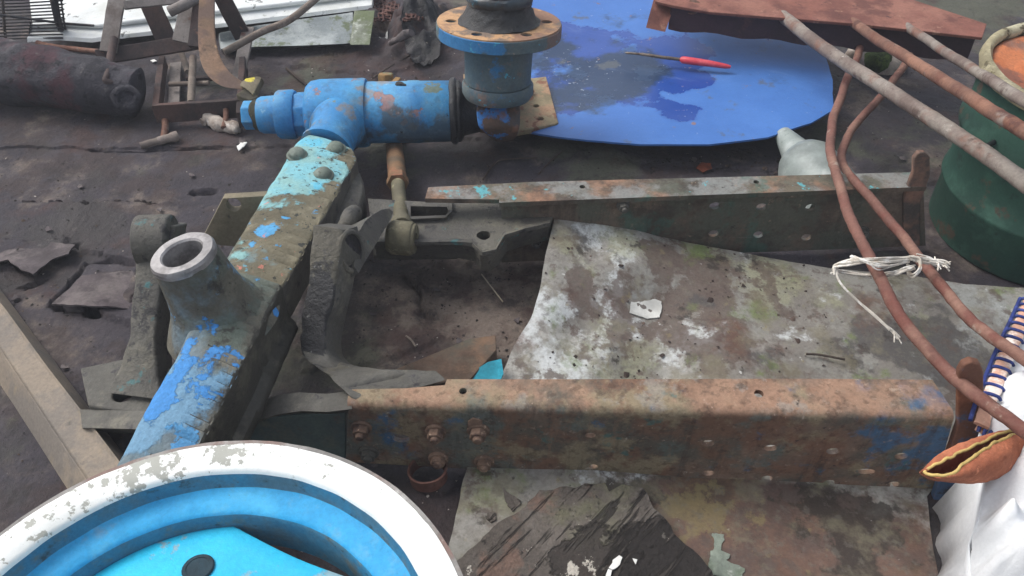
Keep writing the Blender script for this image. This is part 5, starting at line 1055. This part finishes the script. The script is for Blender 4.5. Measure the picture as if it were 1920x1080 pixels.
def twig(name, pts, r, mat, label, catg, z=None, dz=.006): 
    q = [(P(u, v, z) if z is not None else G(u, v, dz)) for u, v in pts]
    return tag(MB().tube(cat(q, 4), r, 7, jit=.2, js=120).build(name, mat, None, ang=60), label, catg)
twig('grass_stalk', [(903, 518), (920, 540), (943, 570)], .0014, M_str, 'single pale dry stalk on the felt left of the stained sheet', 'stalk')
twig('twig', [(538, 132), (556, 148), (576, 164)], .004, M_twig, 'dark twig on the felt behind the kingpin tube', 'twig')
twig('twig', [(906, 340), (930, 308), (960, 302), (1008, 300)], .0022, M_twig, 'thin forked dark twig between hub and far rail', 'twig')
twig('twig', [(1010, 330), (1030, 308), (1054, 286)], .0022, M_twig, 'thin straight twig leaning below the blue sheet corner', 'twig')
twig('twig', [(1512, 664), (1535, 665), (1584, 674)], .0022, M_twig, 'short curved black twig on the stained sheet near the near rail', 'twig', z=.026)
twig('twig', [(700, 150), (760, 112), (830, 82)], .0028, M_twig, 'long dark twig on the felt behind the tie rod nut', 'twig')
twig('nail', [(762, 634), (772, 642), (780, 654)], .002, M_rodw, 'small bent nail on the felt inside the frame', 'nail')
twig('metal_strip', [(1756, 25), (1780, 36), (1812, 52)], .004, M_twig, 'thin dark strip on the ground behind the red channel', 'strip')
# crumpled black plastic and rusty net behind the hub flange
M_blk = grime('black_film', hx('242326'), [L(hx('38353a'), 16, .55, .08, 6), L(hx('6a6668'), 40, .70, .04, 5)], rough=.4, bump=.8, bs=30, bd=.012, spec=.5)
bk = MB(); rr = random.Random(12)
tag(sheet([G(u, v, .02) for u, v in ((752, 52), (772, 30), (800, 20), (822, 40), (830, 70), (822, 95), (800, 105), (782, 88), (770, 75))], .003, .008, wave=.035, ws=22, ragged=.006, rs=30, zf=lambda x, y: gz(x, y) + .02).build('crumpled_film', M_blk, None, ang=80), 'crumpled black plastic film heaped behind the hub flange', 'plastic film')
nt = MB()
for i in range(13):
    for k in (0, 1):
        l = [(704 + (i * 7.5 if k == 0 else j * 12), (4 + j * 6.5 if k == 0 else 2 + i * 3.8)) for j in range(8)]
        nt.tube(cat([G(u + 1.5 * math.sin(i + jj * 2), v + 1.5 * math.sin(jj * 2 + i * 3 + k), .014 + .003 * (k ^ (jj & 1))) for jj, (u, v) in enumerate(l)], 2), .0028, 6)
tag(nt.build('rusty_netting', grime('red_brown_net', hx('5c3f3a'), [L(hx('7a5a50'), 20, .58, .08, 5)], bump=.3), None, ang=70), 'crumpled red brown netting behind the tin trough end', 'netting')
tag(MB().tube(cat([G(733, 88, .012), G(748, 82, .014), G(762, 74, .014), G(772, 69, .012)], 4), [.008] * 5 + [.013] * 4 + [.011] * 4, 12, jit=.4, js=60).build('clinker', grime('grey_clinker', hx('6a6262'), [L(hx('a09a98'), 30, .64, .04, 5), L(hx('3a3536'), 24, .55, .08, 5)], bump=.8), None, ang=75), 'grey crusty clinker stick below the netting', 'clinker')
chip('paint_chip', [(713, 70), (720, 66), (728, 65), (727, 70), (718, 74), (712, 74)], lambda x, y: gz(x, y) + .004, M_chipw, 'white chip on the felt below the tin trough end', 'paint chip')
chip('paint_chip', [(145, 108), (150, 105), (154, 109), (150, 113), (146, 112)], lambda x, y: gz(x, y) + .03, M_chipw, 'white chip between the log and the rack cross bar', 'paint chip')
chip('paint_chip', [(282, 114), (290, 112), (294, 115), (287, 118)], lambda x, y: gz(x, y) + .004, M_chipw, 'tiny white chip left of the angle iron frame', 'paint chip')
M_leaf = grime('brown_leaf', hx('8a4a34'), [L(hx('5a3428'), 30, .55, .08, 5)], rough=.7, bump=.4)
chip('dry_leaf', [(1306, 316), (1316, 306), (1332, 308), (1334, 318), (1318, 324)], lambda x, y: gz(x, y) + .006, M_leaf, 'curled red brown leaf among crumbs below the blue sheet', 'leaf', lift=0)
chip('leaf_scrap', [(508, 583), (516, 576), (522, 580), (526, 586), (518, 592)], .20, grime('dry_leaf_scrap', hx('8a7a58'), rough=.9), 'pale dry leaf scrap stuck on the axle side', 'leaf', thick=.001) if False else None
# loose crumbs and flakes strewn over the ground
cr = MB(); rr = random.Random(5); nplace = 0
def crumb(p, s):
    n = rr.choice((3, 4, 5)); a0 = rr.uniform(0, 6.28); tl = V((rr.uniform(-.5, .5), rr.uniform(-.5, .5), 0))
    lp = []
    for i in range(n):
        a = a0 + i * 6.283 / n; d = V((math.cos(a), math.sin(a), 0)) * s * rr.uniform(.5, 1.2); lp.append(p + d + Z * (d.dot(tl)))
    k = len(cr.v); cr.v += lp + [p + Z * s * .35]
    for i in range(n): cr.f.append((k + i, k + (i + 1) % n, k + n))
regions = [((1220, 1560), (288, 325), 130, (.002, .006)), ((0, 620), (270, 620), 300, (.0015, .0045)), ((660, 1000), (470, 700), 190, (.0012, .004)), ((480, 830), (40, 200), 150, (.0015, .005)), ((1560, 1780), (110, 330), 60, (.0015, .004)), ((860, 1250), (280, 350), 60, (.0015, .004)), ((0, 300), (600, 900), 70, (.0012, .0035))]
for (u0, u1), (v0, v1), n, (s0, s1) in regions:
    for _ in range(n):
        p = G(rr.uniform(u0, u1), rr.uniform(v0, v1), .001); crumb(p, rr.uniform(s0, s1))
co = cr.build('crumbs', grime('dark_crumbs', hx('2f2a28'), [L(hx('57493f'), 20, .56, .05, 4), L(hx('9a9088'), 14, .68, .03, 4)], bump=.3), None, ang=180); co['kind'] = 'stuff'
cr = MB()
for _ in range(150):
    u, v = rr.uniform(1000, 1560), rr.uniform(430, 700); p = P(u, v, .03)
    if not pip([(a.x, a.y) for a in px3(so_)], np.array([p.x]), np.array([p.y]))[0]: continue
    p.z = st.zf(p.x, p.y) + .001; crumb(p, rr.uniform(.0015, .0042) if rr.random() > .06 else .008)
co = cr.build('dirt_crumbs', grime('brown_dirt_crumbs', hx('3f3430'), [L(hx('5f5048'), 20, .56, .05, 4)], bump=.3), None, ang=180); co['kind'] = 'stuff'

cr = MB()
for (u0, u1), (v0, v1), n, (s0, s1) in [((0, 700), (90, 620), 60, (.0012, .0032)), ((660, 1010), (480, 690), 22, (.001, .0026)), ((480, 860), (60, 160), 26, (.0015, .0035)), ((1200, 1560), (285, 325), 12, (.001, .003)), ((1560, 1780), (110, 330), 16, (.0015, .003)), ((500, 900), (870, 1060), 20, (.0012, .003))]:
    for _ in range(n):
        crumb(G(rr.uniform(u0, u1), rr.uniform(v0, v1), .001), rr.uniform(s0, s1))
co = cr.build('pale_grit', grime('pale_grit_bits', hx('b5aca4'), [L(hx('7a716a'), 20, .52, .08, 4)], bump=.2), None, ang=180); co['kind'] = 'stuff'
# larger loose felt flakes round the torn places
flk = [((330, 455), 9), ((455, 265), 7), ((300, 395), 6), ((30, 560), 10), ((255, 640), 9), ((120, 690), 8), ((360, 330), 6), ((90, 430), 7), ((700, 590), 7), ((860, 640), 8), ((820, 545), 9), ((970, 600), 6), ((1300, 300), 6), ((520, 210), 6), ((1690, 300), 7), ((150, 350), 6), ((640, 180), 0), ((560, 215), 5)]
seen = 0
where = {330: 'left of the axle, under the lug plate', 455: 'below the kingpin end bolt, beside the white chip', 300: 'on the seam above the left bracket ear', 30: 'at the left edge beside the small hole', 255: 'below the lifted felt corner', 120: 'beside the steel channel', 360: 'on the open felt between peg frame and axle', 90: 'above the curled felt flap at the left edge', 700: 'inside the frame next to the bracket arm', 860: 'inside the frame above the mossy board', 820: 'inside the frame below the rail casting', 970: 'inside the frame close to the stained sheet edge', 1300: 'between blue sheet and far rail', 1690: 'left of the green drum', 150: 'on the open felt below the charred log'}
for (u, v), r_ in flk:
    if u not in where or not r_: continue
    pts = [(u + r_ * rr.uniform(.6, 1.3) * math.cos(a), v + .6 * r_ * rr.uniform(.6, 1.3) * math.sin(a)) for a in [i * 1.047 + .3 for i in range(6)]]
    chip('felt_flake', pts, lambda x, y: gz(x, y) + .002 + .004 * math.sin(x * 180 + y * 90) ** 2, M_flap2, 'small loose dark felt flake ' + where[u], 'felt flake', thick=.0015, ragged=.003)

# ------------------------------------------------------------------ thin fog volume added to imitate a lens veil
hz = MB().loft([[V((x, y, z)) for x, y in ((-32, -22), (32, -22), (32, 37), (-32, 37))] for z in (-1.1, 1.22)])
hm = bpy.data.materials.new('veil_haze'); hm.use_nodes = True; ht = hm.node_tree; ht.nodes.clear()
ho = ht.nodes.new('ShaderNodeOutputMaterial'); hv = ht.nodes.new('ShaderNodeVolumePrincipled'); hv.inputs['Color'].default_value = (.86, .9, 1, 1); hv.inputs['Density'].default_value = .016; hv.inputs['Anisotropy'].default_value = 0.2
ht.links.new(hv.outputs[0], ho.inputs['Volume'])
ho_ = hz.build('veil_haze', hm); ho_['kind'] = 'stuff'
